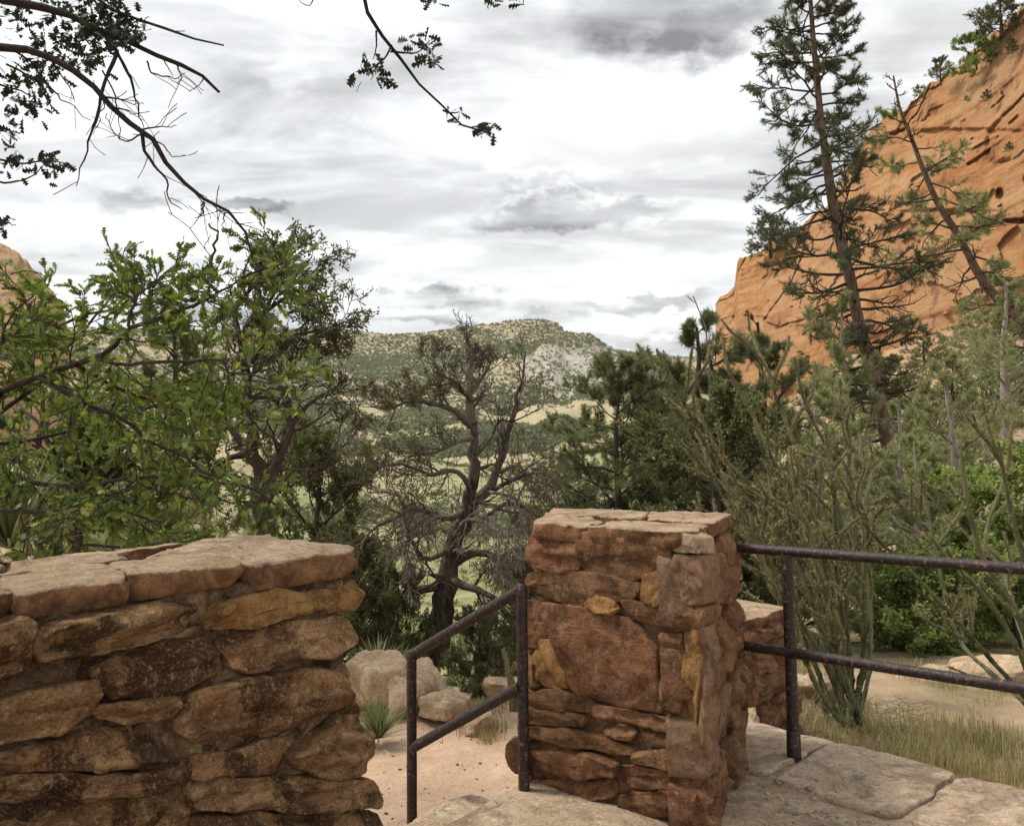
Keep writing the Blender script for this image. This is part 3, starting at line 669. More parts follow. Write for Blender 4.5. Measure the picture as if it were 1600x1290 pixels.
PS = [
 [(755,140),(860,138),(925,160),(945,225),(930,262),(830,268),(765,258),(748,200)],
 [(950,140),(1080,140),(1200,160),(1285,185),(1290,250),(1230,290),(1120,295),(960,280),(940,220)],
 [(740,275),(900,268),(1040,285),(1180,315),(1185,360),(1100,385),(960,400),(840,370),(742,330)],
 [(1200,285),(1290,260),(1295,380),(1250,395),(1190,370)],
 [(965,385),(1010,362),(1070,370),(1095,405),(1060,425),(980,410)],
 [(1110,380),(1250,385),(1410,400),(1415,440),(1390,490),(1290,500),(1220,470),(1150,430)],
 [(810,390),(960,415),(1100,440),(1180,490),(1230,570),(1240,700),(1250,800),(1120,780),(1000,740),(920,715),(880,620),(830,480),(800,420)],
 [(738,385),(790,390),(825,500),(800,555),(742,545)],
 [(800,535),(845,540),(885,640),(905,705),(830,705),(788,670),(782,590)],
 [(740,560),(775,580),(775,660),(790,695),(742,705)],
 [(1250,510),(1330,505),(1338,585),(1270,580)],
 [(1278,595),(1326,600),(1326,700),(1318,790),(1270,780),(1262,700)],
 [(1342,515),(1395,495),(1402,600),(1398,720),(1380,860),(1345,805),(1335,700)],
 [(738,715),(860,720),(960,740),(1000,768),(960,800),(850,790),(740,770)],
 [(1010,770),(1130,792),(1260,822),(1370,865),(1380,890),(1270,872),(1150,852),(1040,832),(1000,800)],
 [(736,780),(880,802),(960,820),(950,852),(850,842),(738,832)],
 [(1045,865),(1110,852),(1150,880),(1130,905),(1060,900)],
 [(1180,868),(1280,882),(1360,912),(1375,940),(1290,935),(1200,912)],
 [(736,850),(860,858),(1000,890),(1140,928),(1150,958),(1060,958),(920,925),(738,900)],
 [(738,915),(880,932),(1000,962),(1095,992),(1080,1040),(900,1050),(740,1040)],
 [(1160,945),(1290,950),(1385,972),(1380,1003),(1270,1008),(1160,985)],
 [(1110,1002),(1250,1018),(1385,1030),(1375,1090),(1150,1090),(1090,1050)],
 [(738,1060),(900,1060),(1070,1065),(1080,1130),(900,1140),(740,1135)],
 [(1095,1105),(1250,1105),(1385,1105),(1380,1190),(1250,1195),(1095,1190)],
 [(738,1150),(900,1150),(1075,1145),(1080,1240),(900,1245),(740,1240)],
 [(1305,205),(1400,215),(1412,300),(1408,388),(1310,375)],
 [(1290,135),(1340,135),(1392,150),(1398,200),(1320,195)],
 [(1405,490),(1420,480),(1432,600),(1432,800),(1412,930),(1398,860),(1408,700)],
 [(745,1255),(1000,1255),(1380,1210),(1380,1330),(1000,1350),(745,1350)]]
PS[0] = [(x, y-(12 if y < 200 else 0)) for x, y in PS[0]]; PS[1] = [(x, y-(16 if y < 190 else 0)) for x, y in PS[1]]
trace(pier, M['stone_pier'], PS, cv2, fp0, front_n, .026, 100, {4: M['stone_ochre'], 8: M['stone_ochre'], 3: M['stone_ochre'], 26: M['cap'], 25: M['mortar'], 12: M['stone_ochre'], 27: M['mortar']})
side_n = nrm(np.cross(p3(bot[2], -.3)-p3(bot[1], -.3), p3(topb[1], CT)-p3(bot[1], -.3)))
fill_face(pier, M['stone_pier'], p3(bot[1], -.3)-side_n*.012, p3(bot[2], -.3)-side_n*.012, p3(topb[1], CT)-side_n*.012, p3(topb[2], CT)-side_n*.012, 7, .035, (.09, .26), (.16, .4), M['mortar'])
ln = nrm(np.cross(p3(bot[0], -.3)-p3(bot[3], -.3), p3(topb[3], CT)-p3(bot[3], -.3)))
fill_face(pier, M['stone_pier'], p3(bot[3], -.3)-ln*.012, p3(bot[0], -.3)-ln*.012, p3(topb[3], CT)-ln*.012, p3(topb[0], CT)-ln*.012, 8, .03)
tq = [cen+(q-cen)*1.02 for q in top]
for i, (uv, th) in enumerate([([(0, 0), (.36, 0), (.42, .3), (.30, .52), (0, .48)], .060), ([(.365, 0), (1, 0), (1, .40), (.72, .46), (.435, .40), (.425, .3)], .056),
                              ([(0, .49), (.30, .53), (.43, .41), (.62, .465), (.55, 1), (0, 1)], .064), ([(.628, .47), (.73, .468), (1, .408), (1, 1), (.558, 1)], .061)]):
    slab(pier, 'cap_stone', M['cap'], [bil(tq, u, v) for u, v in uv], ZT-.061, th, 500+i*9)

# ---- left parapet wall
WFR, WBR, WFL, WBL = on_z(556, 853, ZT), on_z(432, 832, ZT), on_z(0, 926, ZT), on_z(0, 876, ZT)
wd = nrm(WFR-WFL); EX = 2.6
wfl = WFR-wd*3.6; wbl = WBR-wd*3.6
wall = thing('stone_wall', 'long brown rubble stone parapet wall with pale cap slabs in the left foreground', 'stone wall', ((WFR[0]+wbl[0])/2, (WFR[1]+wbl[1])/2, 0))
wc = (WFR+WBR+wfl+wbl)/4; wnrm = nrm(np.array([wd[1], -wd[0]]))
wt = [wfl-wnrm*.012, WFR-wnrm*.012-wd*.06, WBR+wnrm*.012-wd*.06, wbl+wnrm*.012]
wb = [wfl+wnrm*.06, WFR+wnrm*.06+wd*.01, WBR-wnrm*.06+wd*.01, wbl-wnrm*.06]
core(wall, wt, wb, ZT-.055, -.6, .038, M['mortar_dark'], n=44)
a_, b_, c_ = p3(wb[0], -.6), p3(wb[1], -.6), p3(wt[0], ZT-.075)
wn = nrm(np.cross(b_-a_, c_-a_)); wp0 = a_-wn*.016
cv1 = lambda x, y: (x/2.667, 800+y/2.667)
WS = [
 [(840,455),(880,375),(1010,345),(1180,320),(1240,335),(1370,310),(1382,400),(1200,430),(1060,460),(900,482),(845,480)],
 [(1392,300),(1470,285),(1488,330),(1482,385),(1430,398),(1395,390)],
 [(150,465),(400,418),(700,362),(790,372),(815,440),(790,488),(600,530),(400,570),(180,622),(132,618),(128,540)],
 [(900,505),(1150,468),(1400,432),(1448,470),(1455,535),(1330,588),(1050,648),(930,640),(870,560)],
 [(385,640),(600,562),(815,522),(862,580),(890,655),(780,718),(620,775),(450,768),(375,720)],
 [(-40,785),(130,740),(340,690),(358,740),(348,830),(250,900),(60,950),(-40,970)],
 [(780,740),(1000,692),(1320,642),(1415,685),(1425,775),(1350,828),(1150,880),(950,948),(830,970),(745,928),(705,870)],
 [(1300,905),(1440,800),(1462,800),(1492,900),(1520,1000),(1512,1090),(1300,1090),(1160,1005)],
 [(190,952),(400,885),(650,905),(715,960),(620,1030),(400,1062),(200,1072),(-20,1060),(-20,1000)],
 [(760,995),(930,988),(1100,935),(1265,895),(1135,1000),(1120,1080),(770,1090)],
 [(-60,470),(60,445),(108,470),(110,560),(60,650),(-60,690)],
 [(390,790),(560,790),(690,760),(680,850),(560,870),(400,850),(370,820)],
 [(-40,1085),(300,1085),(620,1060),(735,1010),(740,1100),(600,1160),(200,1190),(-40,1200)],
 [(760,1110),(1130,1095),(1300,1105),(1525,1105),(1540,1220),(1200,1230),(780,1225)],
 [(-40,1215),(300,1205),(740,1180),(760,1240),(750,1310),(300,1330),(-40,1340)],
 [(780,1245),(1200,1245),(1545,1235),(1560,1360),(1200,1380),(780,1380)]]
trace(wall, M['stone_wall'], WS, cv1, wp0, wn, .040, 300, {1: M['stone_ochre'], 0: M['stone_ochre']})
en = None
f_ = lambda q, z: p3(q, z)
fill_face(wall, M['stone_wall'], f_(wb[1], -.6), f_(wb[2], -.6), f_(wt[1], ZT-.075), f_(wt[2], ZT-.075), 17, .03)
# near part of the face, left of the photograph
xl = WFL-wd*.12
fill_face(wall, M['stone_wall'], f_(wb[0], -.4)-wn*.01, f_(xl+wnrm*.05, -.4)-wn*.01, f_(wt[0], ZT-.08)-wn*.01, f_(xl-wnrm*.012, ZT-.08)-wn*.01, 18, .03)
wq = [wfl, WFR+wd*.01, WBR+wd*.01, wbl]   # u along, v across
L_all = 3.6
def uu(px, fr=True):
    t = np.linspace(0, 1, 400); pts = [(wfl+(WFR-wfl)*x) if fr else (wbl+(WBR-wbl)*x) for x in t]
    p = np.array([800+FPX*q[0]/max(q[1], .05) for q in pts]); ok = np.array([q[1] > .3 for q in pts])
    return float(t[ok][np.argmin(np.abs(p[ok]-px))])
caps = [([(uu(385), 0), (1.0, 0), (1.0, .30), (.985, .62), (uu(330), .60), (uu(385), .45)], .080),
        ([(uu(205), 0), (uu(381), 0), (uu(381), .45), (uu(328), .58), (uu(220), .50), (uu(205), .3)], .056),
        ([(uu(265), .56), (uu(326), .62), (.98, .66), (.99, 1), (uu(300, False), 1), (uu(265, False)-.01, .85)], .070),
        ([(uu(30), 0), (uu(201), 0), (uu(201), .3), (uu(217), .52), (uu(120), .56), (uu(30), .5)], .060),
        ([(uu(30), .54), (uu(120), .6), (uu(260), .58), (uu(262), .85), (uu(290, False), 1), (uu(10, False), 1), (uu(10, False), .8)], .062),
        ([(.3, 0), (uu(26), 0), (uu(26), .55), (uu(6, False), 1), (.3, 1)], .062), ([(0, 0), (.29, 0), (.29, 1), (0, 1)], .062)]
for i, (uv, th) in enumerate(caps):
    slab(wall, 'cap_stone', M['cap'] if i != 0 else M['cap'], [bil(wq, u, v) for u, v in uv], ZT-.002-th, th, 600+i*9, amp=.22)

# ---- low wall behind the pier
lw = thing('low_stone_wall', 'low rubble stone wall with flat top running back behind the square pier', 'stone wall', (1.2, 4.5, -.3))
q0, q1 = on_z(1120, 982, .26), on_z(1236, 946, .26); dl = nrm(q1-q0); nl_ = np.array([-dl[1], dl[0]])
lq = [q0-dl*.5, q1, q1+nl_*.42, q0+nl_*.42-dl*.5]
core(lw, lq, lq, .2, -.7, .03, M['mortar'], n=20)
fill_face(lw, M['stone_pier'], p3(lq[0], -.6), p3(lq[1], -.6), p3(lq[0], .2), p3(lq[1], .2), 21, .035, (.1, .2), (.15, .35))
fill_face(lw, M['stone_pier'], p3(lq[1], -.6), p3(lq[2], -.6), p3(lq[1], .2), p3(lq[2], .2), 22, .035, (.1, .2), (.12, .3))
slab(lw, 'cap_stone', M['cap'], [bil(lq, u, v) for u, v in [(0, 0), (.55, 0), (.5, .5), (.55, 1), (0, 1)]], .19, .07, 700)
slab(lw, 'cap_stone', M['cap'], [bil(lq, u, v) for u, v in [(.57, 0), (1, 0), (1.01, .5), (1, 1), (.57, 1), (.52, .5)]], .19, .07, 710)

# ---- terrace paving, edge slabs, steps
def sheet(name, xy, zt, zb, mat, n=60, amp=.006, lab=None):
    xy = np.array(xy, float); Q = []
    for i in range(len(xy)):
        a, b = xy[i], xy[(i+1) % len(xy)]
        for s in range(n): Q.append(a+(b-a)*s/n)
    Q = np.array(Q); c = Q.mean(0); k = len(Q); V = []
    wob = fbm(np.stack([Q[:, 0]*3, Q[:, 1]*3, 0*Q[:, 0]], 1), 3, 2)*.02; dn = (Q-c)/np.linalg.norm(Q-c, axis=1, keepdims=True)
    Q = Q+dn*wob[:, None]
    for f, z in [(1, zb), (1.002, zt-.02), (.998, zt), (.9, zt), (.7, zt), (.5, zt), (.3, zt), (.1, zt)]:
        q = c+(Q-c)*f; V.append(np.stack([q[:, 0], q[:, 1], np.full(k, z)+amp*fbm(np.stack([q[:, 0]*4, q[:, 1]*4, 0*q[:, 0]], 1), 3, 6)*(z == zt)], 1))
    V = np.concatenate(V); m = 8
    return mesh_np(name, V, [grid_faces(m, k, 0, True), (np.arange(k)+(m-1)*k)[None]], mat, None, True)
edge = [on_z(1185, 1131, 0), on_z(1290, 1149, 0), on_z(1400, 1179, 0), on_z(1470, 1203, 0)]
e0 = np.array(edge); ed = nrm(e0[-1]-e0[0])
inner = FL+(np.array([-.06, -.03]))
pav = [(-3.5, -4), (4.5, -4), (4.5, 0.2)]+[tuple(e0[-1]+ed*1.6+np.array([.1, .1]))]+[tuple(q) for q in e0[::-1]]+[tuple(BR+np.array([-.1, .1])), tuple(FL), tuple(WFR), tuple(wfl)]
o = sheet('terrace', pav, -.012, -.5, M['flag']); tag(o, kind='structure')
rg = random.Random(5)
# individual edge flagstones along the rail
edn = np.array([ed[1], -ed[0]])
if edn[1] > 0: edn = -edn
s = -.12; k = 0
EDGE_LAB = ['pinkish flat edge slab under the first post of the rail beside the pier', 'long pale edge slab right of the rail post at the paving edge', 'edge slab at the lower right corner of the paving']
while s < 2.6:
    L = rg.uniform(.34, .5); wdt = rg.uniform(.38, .5)
    def ep(t, v):
        tt = np.clip(t, 0, 99); base = e0[0]+ed*t
        off = np.interp(t, [0, .35, .62, .8], [0, .0, .02, 0]); return base+edn*(v-off*.5)
    pts = [ep(s+.01, .0), ep(s+L*.5, -.015), ep(s+L-.01, 0.0), ep(s+L-.005, wdt*.5), ep(s+L-.02, wdt), ep(s+L*.5, wdt+.02), ep(s+.02, wdt)]
    o = slab(None, 'flagstone', M['flag'], pts, -.035, .042, 800+k*7, amp=.12)
    tag(o, EDGE_LAB[k] if k < 3 else 'pale flagstone further along the paving edge outside the right of the picture', 'flagstone', 'flagstones along the paving edge', None); s += L; k += 1
stp = thing('stone_steps', 'low sandstone steps going down beside the sloping handrail', 'steps', (-.4, 3.1, -.3))
vdir = nrm(FL-WFR); sdn = np.array([-vdir[1], vdir[0]])
for i in range(3):
    o0 = WFR+vdir*.08+sdn*(.0+.30*i); o1 = FL+sdn*(.0+.30*i)-vdir*.02
    slab(stp, 'step', M['flag'], [o0, o1, o1+sdn*.33, o0+sdn*.33], -.13-.17*(i+1)+.02, .15, 900+i, amp=.1)

# ---- rails
def pipe(tb, a, b, r, n=14, k=10): tb.add(resample([a, (np.array(a)+np.array(b))/2, b], k), r, n)
rail = thing('handrail', 'short sloping rusty dark pipe handrail beside the steps between wall and pier', 'handrail', (0, 3.1, -.5))
t0, t1 = P(815, 920, 3.03), P(643, 1022, 3.36)
l0, l1 = P(813, 1072, 3.03), P(643, 1168, 3.36)
for (a, b, nm) in ((t0, t1, 'rail'), (l0, l1, 'rail')):
    tb = Tubes(); pipe(tb, a, b, .0195); tb.build(nm, M['rust'], rail, rough=.03)
for p in (t0, t1):
    tb = Tubes(); pipe(tb, p+np.array([0, 0, .012]), (p[0], p[1], -.62), .0195); po = tb.build('post', M['rust'], rail, rough=.03)
    tb = Tubes(); tb.add([p+np.array([0, 0, -.02]), p+np.array([0, 0, .012]), p+np.array([0, 0, .022])], np.array([.0205, .0202, .008]), 14); tb.build('end_cap', M['rust'], po, rough=.02)

gr = thing('guard_rail', 'long two-bar rusty dark pipe guard rail running right from the pier', 'guard rail', (1.07, 3.26, 0))
for (pa, pb) in (((1153, 855, 3.40), (1600, 888, 2.72)), ((1160, 1007, 3.38), (1600, 1075, 2.72))):
    A_, B_ = P(*pa), P(*pb); tb = Tubes(); a0 = A_-(B_-A_)*.12; pipe(tb, a0, A_+(B_-A_)*2.2, .0190, k=24); tb.build('rail', M['rust'], gr, rough=.03)
A_, B_ = P(1153, 855, 3.40), P(1600, 888, 2.72)
for f in (.205, 2.1):
    p = A_+(B_-A_)*f
    tb = Tubes(); tb.add([(p[0], p[1], p[2]-.01), (p[0], p[1], .4), (p[0], p[1], .10), (p[0], p[1], .0)], .0215, 14)
    po = tb.build('post', M['rust'], gr, rough=.03)
    tb = Tubes(); tb.add([(p[0], p[1], .10), (p[0], p[1], .095), (p[0], p[1], .0), (p[0], p[1], -.02)], [.0215, .026, .026, .026], 14); tb.build('collar', M['rust'], po, rough=.03)
#PART2
# ---------------------------------------------------------------- vegetation
def make_tree(label, cat, name, base, limbs, sp, leaf, mats, seed, group=None, extra=None, upbias=0, sub=None):
    """limbs: list of (part name, world polyline, r0, r1, spec override or None)"""
    rng = np.random.default_rng(seed)
    root = thing(name, label, cat, base, group)
    an = []; tb_by = {}
    for i, L in enumerate(limbs):
        nm, pts, r0, r1 = L[:4]; s = dict(sp); s.update(L[4] if len(L) > 4 and L[4] else {})
        tb = Tubes(); a2 = []
        K = len(pts); amp = s.get('kink', .0)
        if amp:
            wv = fbm(np.stack([np.arange(K)*.7, np.full(K, i*3.1+seed), np.zeros(K)], 1), 2, seed)[:, None]; wv2 = fbm(np.stack([np.arange(K)*.7, np.full(K, i*3.1+seed+50), np.zeros(K)], 1), 2, seed)[:, None]
            pts = pts+np.hstack([wv*amp, wv2*amp, wv*amp*.5])*np.linspace(0, 1, K)[:, None]
        grow(tb, a2, pts, r0, r1, 0, s, rng)
        if s.get('leafy', 1) > 0: an += [q for q in a2 if rng.random() < s.get('leafy', 1)]
        tb.build(nm, s.get('mat') or mats[0], root, rough=.14, seed=seed+i)
    if leaf:
        tpl, size, lm = leaf; foliage('crown', an+(extra or []), tpl, size, lm, root, rng, upbias)
    return root
def copy_tree(src, label, loc, rz, sc, group, cat=None):
    r = src.copy(); C.collection.objects.link(r); r.location = [v*S for v in loc]; r.rotation_euler = (0, 0, rz); r.scale = (sc[0], sc[0], sc[1])
    r['label'] = label
    if group: r['group'] = group
    for ch in src.children:
        c = ch.copy(); C.collection.objects.link(c); c.parent = r
    return r
def G(px, d, dz=0.0):
    x = (px-800)/FPX*d; return np.array([x, d, float(Tz(x, d)[0])+dz])

# ---- centre: half dead juniper
def c3(l, d, ds=None):
    return [(500+x/2.857, 460+y/2.857, d+(ds[i] if ds else 0)) for i, (x, y) in enumerate(l)]
def centre_juniper():
    d = 9.0; LB = lambda l, dd, n=14: PL(c3(l, d, dd), n=n)
    sp = dict(lv=3, n=[9, 5, 4], start=[.25, .15, .15], ang=[52, 48, 42], len=[.62, .34, .17], taper=.45, rr=.5, wig=.20, up=-.03, rmin=.0029, sides=[8, 5, 4, 3], tufts=2, kink=.05)
    bare = dict(leafy=0, n=[13, 6, 4], wig=.24); some = dict(leafy=.45)
    limbs = [
     ('trunk', LB([(500, 1640), (545, 1400), (590, 1130), (640, 1010), (672, 930), (684, 820), (683, 700), (680, 570)], [0, 0, 0, 0, 0, 0, 0, 0], 24), .15, .036, dict(n=[8, 4, 2], start=[.3, .15, .15], leafy=0, len=[.6, .35, .16])),
     ('branch', LB([(680, 575), (668, 480), (672, 350), (668, 270), (655, 200), (655, 150)], [0, 0, .05, .1, .1, .1]), .05, .008, dict(n=[15, 5, 2], ang=[38, 40, 40], len=[.42, .2, .10], leafy=.06, up=.10, wig=.12, start=[.1, .1, .1])),
     ('branch', LB([(650, 1000), (700, 910), (760, 860), (790, 770), (830, 680), (842, 600), (870, 510), (890, 420), (905, 320), (912, 260)], [0, .1, .2, .3, .35, .4, .4, .45, .5, .5], 18), .066, .008, dict(n=[16, 5, 2], ang=[42, 40, 40], len=[.52, .24, .11], leafy=.04, up=.08, wig=.13, start=[.3, .1, .1])),
     ('branch', LB([(672, 585), (600, 520), (520, 490), (430, 475), (370, 480), (300, 515), (225, 500)], [0, -.2, -.3, -.4, -.5, -.5, -.6]), .04, .007, dict(n=[12, 6, 4], len=[.42, .24, .14], leafy=.35, up=.10)),
     ('branch', LB([(676, 480), (620, 400), (560, 370), (520, 330), (480, 300)], [0, -.2, -.3, -.4, -.4]), .03, .006, dict(leafy=.3, up=.06, len=[.4, .22, .13])),
     ('branch', LB([(676, 440), (730, 360), (760, 300), (745, 260)], [0, .2, .3, .4]), .025, .005, dict(leafy=.3, up=.06, len=[.35, .2, .12])),
     ('branch', LB([(680, 640), (600, 660), (520, 700), (400, 720), (370, 745)], [0, -.3, -.5, -.6, -.7]), .03, .006, dict(leafy=.3, len=[.4, .25, .13])),
     ('branch', LB([(675, 880), (630, 800), (560, 780), (500, 800), (380, 760), (290, 760), (220, 690)], [0, -.2, -.4, -.6, -.7, -.8, -.9]), .03, .006, bare),
     ('branch', LB([(655, 960), (560, 1000), (430, 950), (330, 1000), (240, 1040), (180, 1120), (150, 1230)], [0, -.3, -.5, -.7, -.8, -.9, -.9]), .034, .008, bare),
     ('branch', LB([(600, 1120), (480, 1180), (400, 1100), (380, 1000), (330, 900), (220, 880)], [0, -.3, -.6, -.8, -.9, -1]), .034, .007, bare),
     ('branch', LB([(690, 930), (760, 880), (850, 830), (930, 800), (1000, 790), (1060, 830), (1090, 900)], [0, .2, .0, -.2, -.4, -.5, -.5]), .034, .006, bare),
     ('branch', LB([(640, 1010), (740, 990), (830, 930), (930, 960), (945, 1060), (935, 1150)], [0, -.2, -.3, -.4, -.5, -.5]), .034, .007, bare),
     ('branch', LB([(600, 1080), (640, 1015), (700, 1000), (770, 1040), (805, 1090), (800, 1200), (820, 1280)], [0, -.4, -.7, -.9, -1, -1, -1]), .024, .005, dict(leafy=0, n=[16, 6, 4], len=[.42, .24, .14], up=-.16, mat=M['bark_grey'])),
     ('branch', LB([(760, 880), (850, 900), (900, 960), (880, 1080), (860, 1200)], [.1, -.3, -.5, -.6, -.6]), .02, .004, dict(leafy=0, n=[14, 6, 4], len=[.4, .22, .13], up=-.16, mat=M['bark_grey'])),
     ('branch', LB([(600, 1000), (520, 990), (440, 1040), (400, 1130), (380, 1250)], [0, -.5, -.7, -.8, -.8]), .02, .004, dict(leafy=0, n=[14, 6, 4], len=[.4, .22, .13], up=-.14, mat=M['bark_grey'])),
     ('branch', LB([(590, 1200), (700, 1150), (800, 1180), (900, 1250), (980, 1230)], [0, -.1, -.2, -.2, -.3]), .05, .008, bare),
     ('branch', LB([(575, 1250), (640, 1300), (740, 1330), (840, 1420), (880, 1560)], [0, -.2, -.3, -.4, -.5]), .05, .01, dict(leafy=.6, len=[.45, .3, .15])),
     ('branch', LB([(560, 1290), (420, 1330), (300, 1400), (240, 1500)], [0, -.1, -.1, 0]), .05, .01, dict(leafy=.5)),
     ('branch', LB([(690, 720), (760, 640), (800, 560), (870, 560), (960, 520)], [0, .2, .3, .2, .1]), .025, .005, dict(leafy=.25, n=[9, 5, 3])),
    ]
    make_tree('half dead twisted juniper with many bare drooping branches in the centre gap', 'juniper tree', 'juniper_tree', G(675, 9.0), limbs, sp,
              (T_SPR, .075, M['juniper_dry']), (M['bark_mid'],), 11)
    # pale dead sprays hung on the right side belong to a fallen grey bough
centre_juniper()

# ---- left juniper
def left_juniper():
    d = 7.2; c = lambda l, dd, n=14: PL([(x/2.389, 340+y/2.389, d+dd[min(i, len(dd)-1)]) for i, (x, y) in enumerate(l)], n=n)
    sp = dict(lv=3, n=[8, 5, 4], start=[.3, .2, .15], ang=[50, 46, 42], len=[.45, .25, .13], taper=.4, rr=.5, wig=.2, up=.05, rmin=.0035, sides=[8, 5, 4, 3], tufts=3, kink=.05)
    limbs = [('trunk', c([(1000, 1330), (995, 1180), (968, 1040), (958, 900), (950, 820)], [0], 16), .10, .055, dict(n=[3, 3, 3], leafy=.4)),
     ('branch', c([(952, 840), (930, 700), (905, 560), (890, 430)], [0, 0, .1, .1]), .05, .03, dict(n=[9, 5, 4], leafy=.35)),
     ('branch', c([(900, 520), (925, 400), (1000, 340), (1060, 300), (1130, 270), (1200, 265)], [.1, .1, 0, 0, -.1]), .032, .006, dict(leafy=.6)),
     ('branch', c([(892, 440), (880, 340), (960, 240), (1040, 190), (1080, 130)], [.1, .2, .2, .2]), .028, .005, dict(leafy=.6, n=[10, 5, 4])),
     ('branch', c([(940, 540), (1000, 450), (1090, 430), (1180, 420), (1290, 385)], [.1, 0, -.1]), .028, .005, dict(leafy=.6, n=[10, 5, 4])),
     ('branch', c([(985, 360), (1040, 250), (1110, 190), (1160, 150)], [0, .2, .3]), .02, .005, dict(leafy=.6)),
     ('branch', c([(985, 1060), (1020, 960), (1055, 870), (1100, 760), (1160, 690), (1260, 630)], [0, -.1, -.2, -.2]), .055, .006, dict(leafy=.06, n=[12, 6, 4], len=[.5, .28, .14])),
     ('branch', c([(1090, 780), (1060, 660), (1090, 560), (1130, 480), (1200, 520)], [-.2, -.2, -.1]), .03, .005, dict(leafy=.1, n=[10, 6, 4])),
     ('branch', c([(960, 900), (860, 800), (820, 700), (790, 640)], [0, .2, .3]), .04, .006, dict(leafy=.3)),
     ('branch', c([(980, 1080), (1080, 960), (1200, 900), (1300, 840)], [0, 0, .2]), .03, .005, dict(leafy=.25)),
     ('branch', c([(955, 880), (850, 900), (760, 980), (700, 1060)], [0, .2, .3]), .035, .006, dict(leafy=.6))]
    make_tree('sparse juniper with forked dark trunk behind the right end of the left wall', 'juniper tree', 'juniper_tree', G(420, 7.2), limbs, sp, (T_SPR, .075, M['juniper']), (M['bark'],), 21)
left_juniper()

# ---- left oak
def left_oak():
    sp = dict(lv=2, n=[11, 5], start=[.15, .1], ang=[55, 46], len=[.36, .20], taper=.4, rr=.4, wig=.18, up=.0, rmin=.0028, sides=[7, 4, 3], tufts=9, kink=.06, leafy=1, np=[6, 6, 5])
    D = 4.6
    f = lambda l: resample([P(*p) for p in l], 14)
    L = [('trunk', f([(-95, 990, 4.7), (-80, 900, 4.7), (-62, 760, 4.6), (-40, 660, 4.5), (10, 607, 4.4)]), .075, .04, dict(n=[3, 3])),
     ('branch', f([(5, 610, 4.4), (80, 582, 4.3), (150, 560, 4.2), (183, 540, 4.2), (200, 512, 4.2), (235, 500, 4.2), (300, 480, 4.3), (328, 465, 4.3), (335, 440, 4.4)]), 0.0186, .007, None),
     ('branch', f([(150, 560, 4.2), (200, 568, 4.1), (290, 565, 4.0), (360, 574, 4.0), (440, 605, 4.0)]), 0.0112, .004, None),
     ('branch', f([(-50, 680, 4.5), (60, 600, 4.8), (110, 540, 5.0), (150, 490, 5.1), (180, 450, 5.1)]), 0.0149, .005, None),
     ('branch', f([(-50, 640, 4.5), (-10, 520, 4.6), (60, 500, 4.7), (85, 465, 4.7)]), 0.0149, .005, None),
     ('branch', f([(60, 590, 4.3), (150, 640, 4.1), (250, 690, 4.0), (340, 740, 3.9), (425, 790, 3.9)]), 0.0124, .005, None),
     ('branch', f([(-60, 720, 4.6), (85, 755, 4.4), (200, 748, 4.3), (280, 740, 4.2), (375, 765, 4.1)]), 0.0161, .005, None),
     ('branch', f([(-70, 780, 4.6), (60, 800, 4.2), (160, 800, 4.0), (260, 820, 3.9)]), 0.0149, .005, None),
     ('branch', f([(200, 510, 4.2), (215, 460, 4.2), (235, 450, 4.3), (245, 435, 4.3)]), 0.0081, .004, None),
     ('branch', f([(300, 480, 4.3), (370, 440, 4.4), (420, 420, 4.4), (450, 410, 4.4)]), 0.0074, .004, None),
     ('branch', f([(120, 570, 4.2), (210, 620, 4.6), (300, 640, 4.8), (400, 660, 4.9)]), 0.0112, .004, None),
     ('branch', f([(-60, 600, 4.6), (60, 520, 5.3), (180, 480, 5.5), (290, 460, 5.6), (360, 480, 5.6)]), 0.0136, .005, None),
     ('branch', f([(-60, 700, 4.6), (80, 680, 5.2), (220, 640, 5.4), (330, 600, 5.4), (420, 560, 5.3)]), 0.0136, .005, None),
     ('branch', f([(0, 760, 4.6), (120, 850, 5.2), (220, 850, 5.4), (330, 830, 5.4)]), 0.0136, .005, None),
     ('branch', f([(-40, 600, 4.5), (20, 510, 4.0), (40, 465, 4.0)]), 0.0112, .004, None),
     ('branch', f([(330, 430, 4.35), (330, 390, 4.4), (327, 358, 4.4), (330, 342, 4.4)]), .010, .005, dict(n=[2, 2], leafy=0)),
    ]
    make_tree('leafy green scrub oak with lobed leaves spreading above the left wall', 'oak tree', 'oak_tree', G(-95, 4.7), L, sp, (T_OAK, .049, M['oak_leaf']), (M['bark'],), 31, upbias=.6)
    # second, further oak
    sp2 = dict(sp); sp2.update(n=[9, 5], len=[.55, .30], tufts=9)
    L2 = [('trunk', f([(120, 900, 7.2), (125, 800, 7.2), (140, 720, 7.2), (150, 640, 7.2)]), .09, .03, dict(start=[.3, .1]))]
    for a in [(20, 620), (110, 600), (200, 610), (260, 650), (280, 710), (30, 700), (300, 780), (0, 800), (220, 810)]:
        L2.append(('branch', f([(130, 800, 7.2), ((130+a[0])/2, (760+a[1])/2-10, 7.1), (a[0], a[1], 7.0+random.Random(a[0]).uniform(-.8, .8))]), .03, .006, None))
    make_tree('second green scrub oak standing further back behind the left oak', 'oak tree', 'oak_tree', G(120, 7.2), L2, sp2, (T_OAK, .066, M['oak_leaf']), (M['bark'],), 33, upbias=.5)
left_oak()

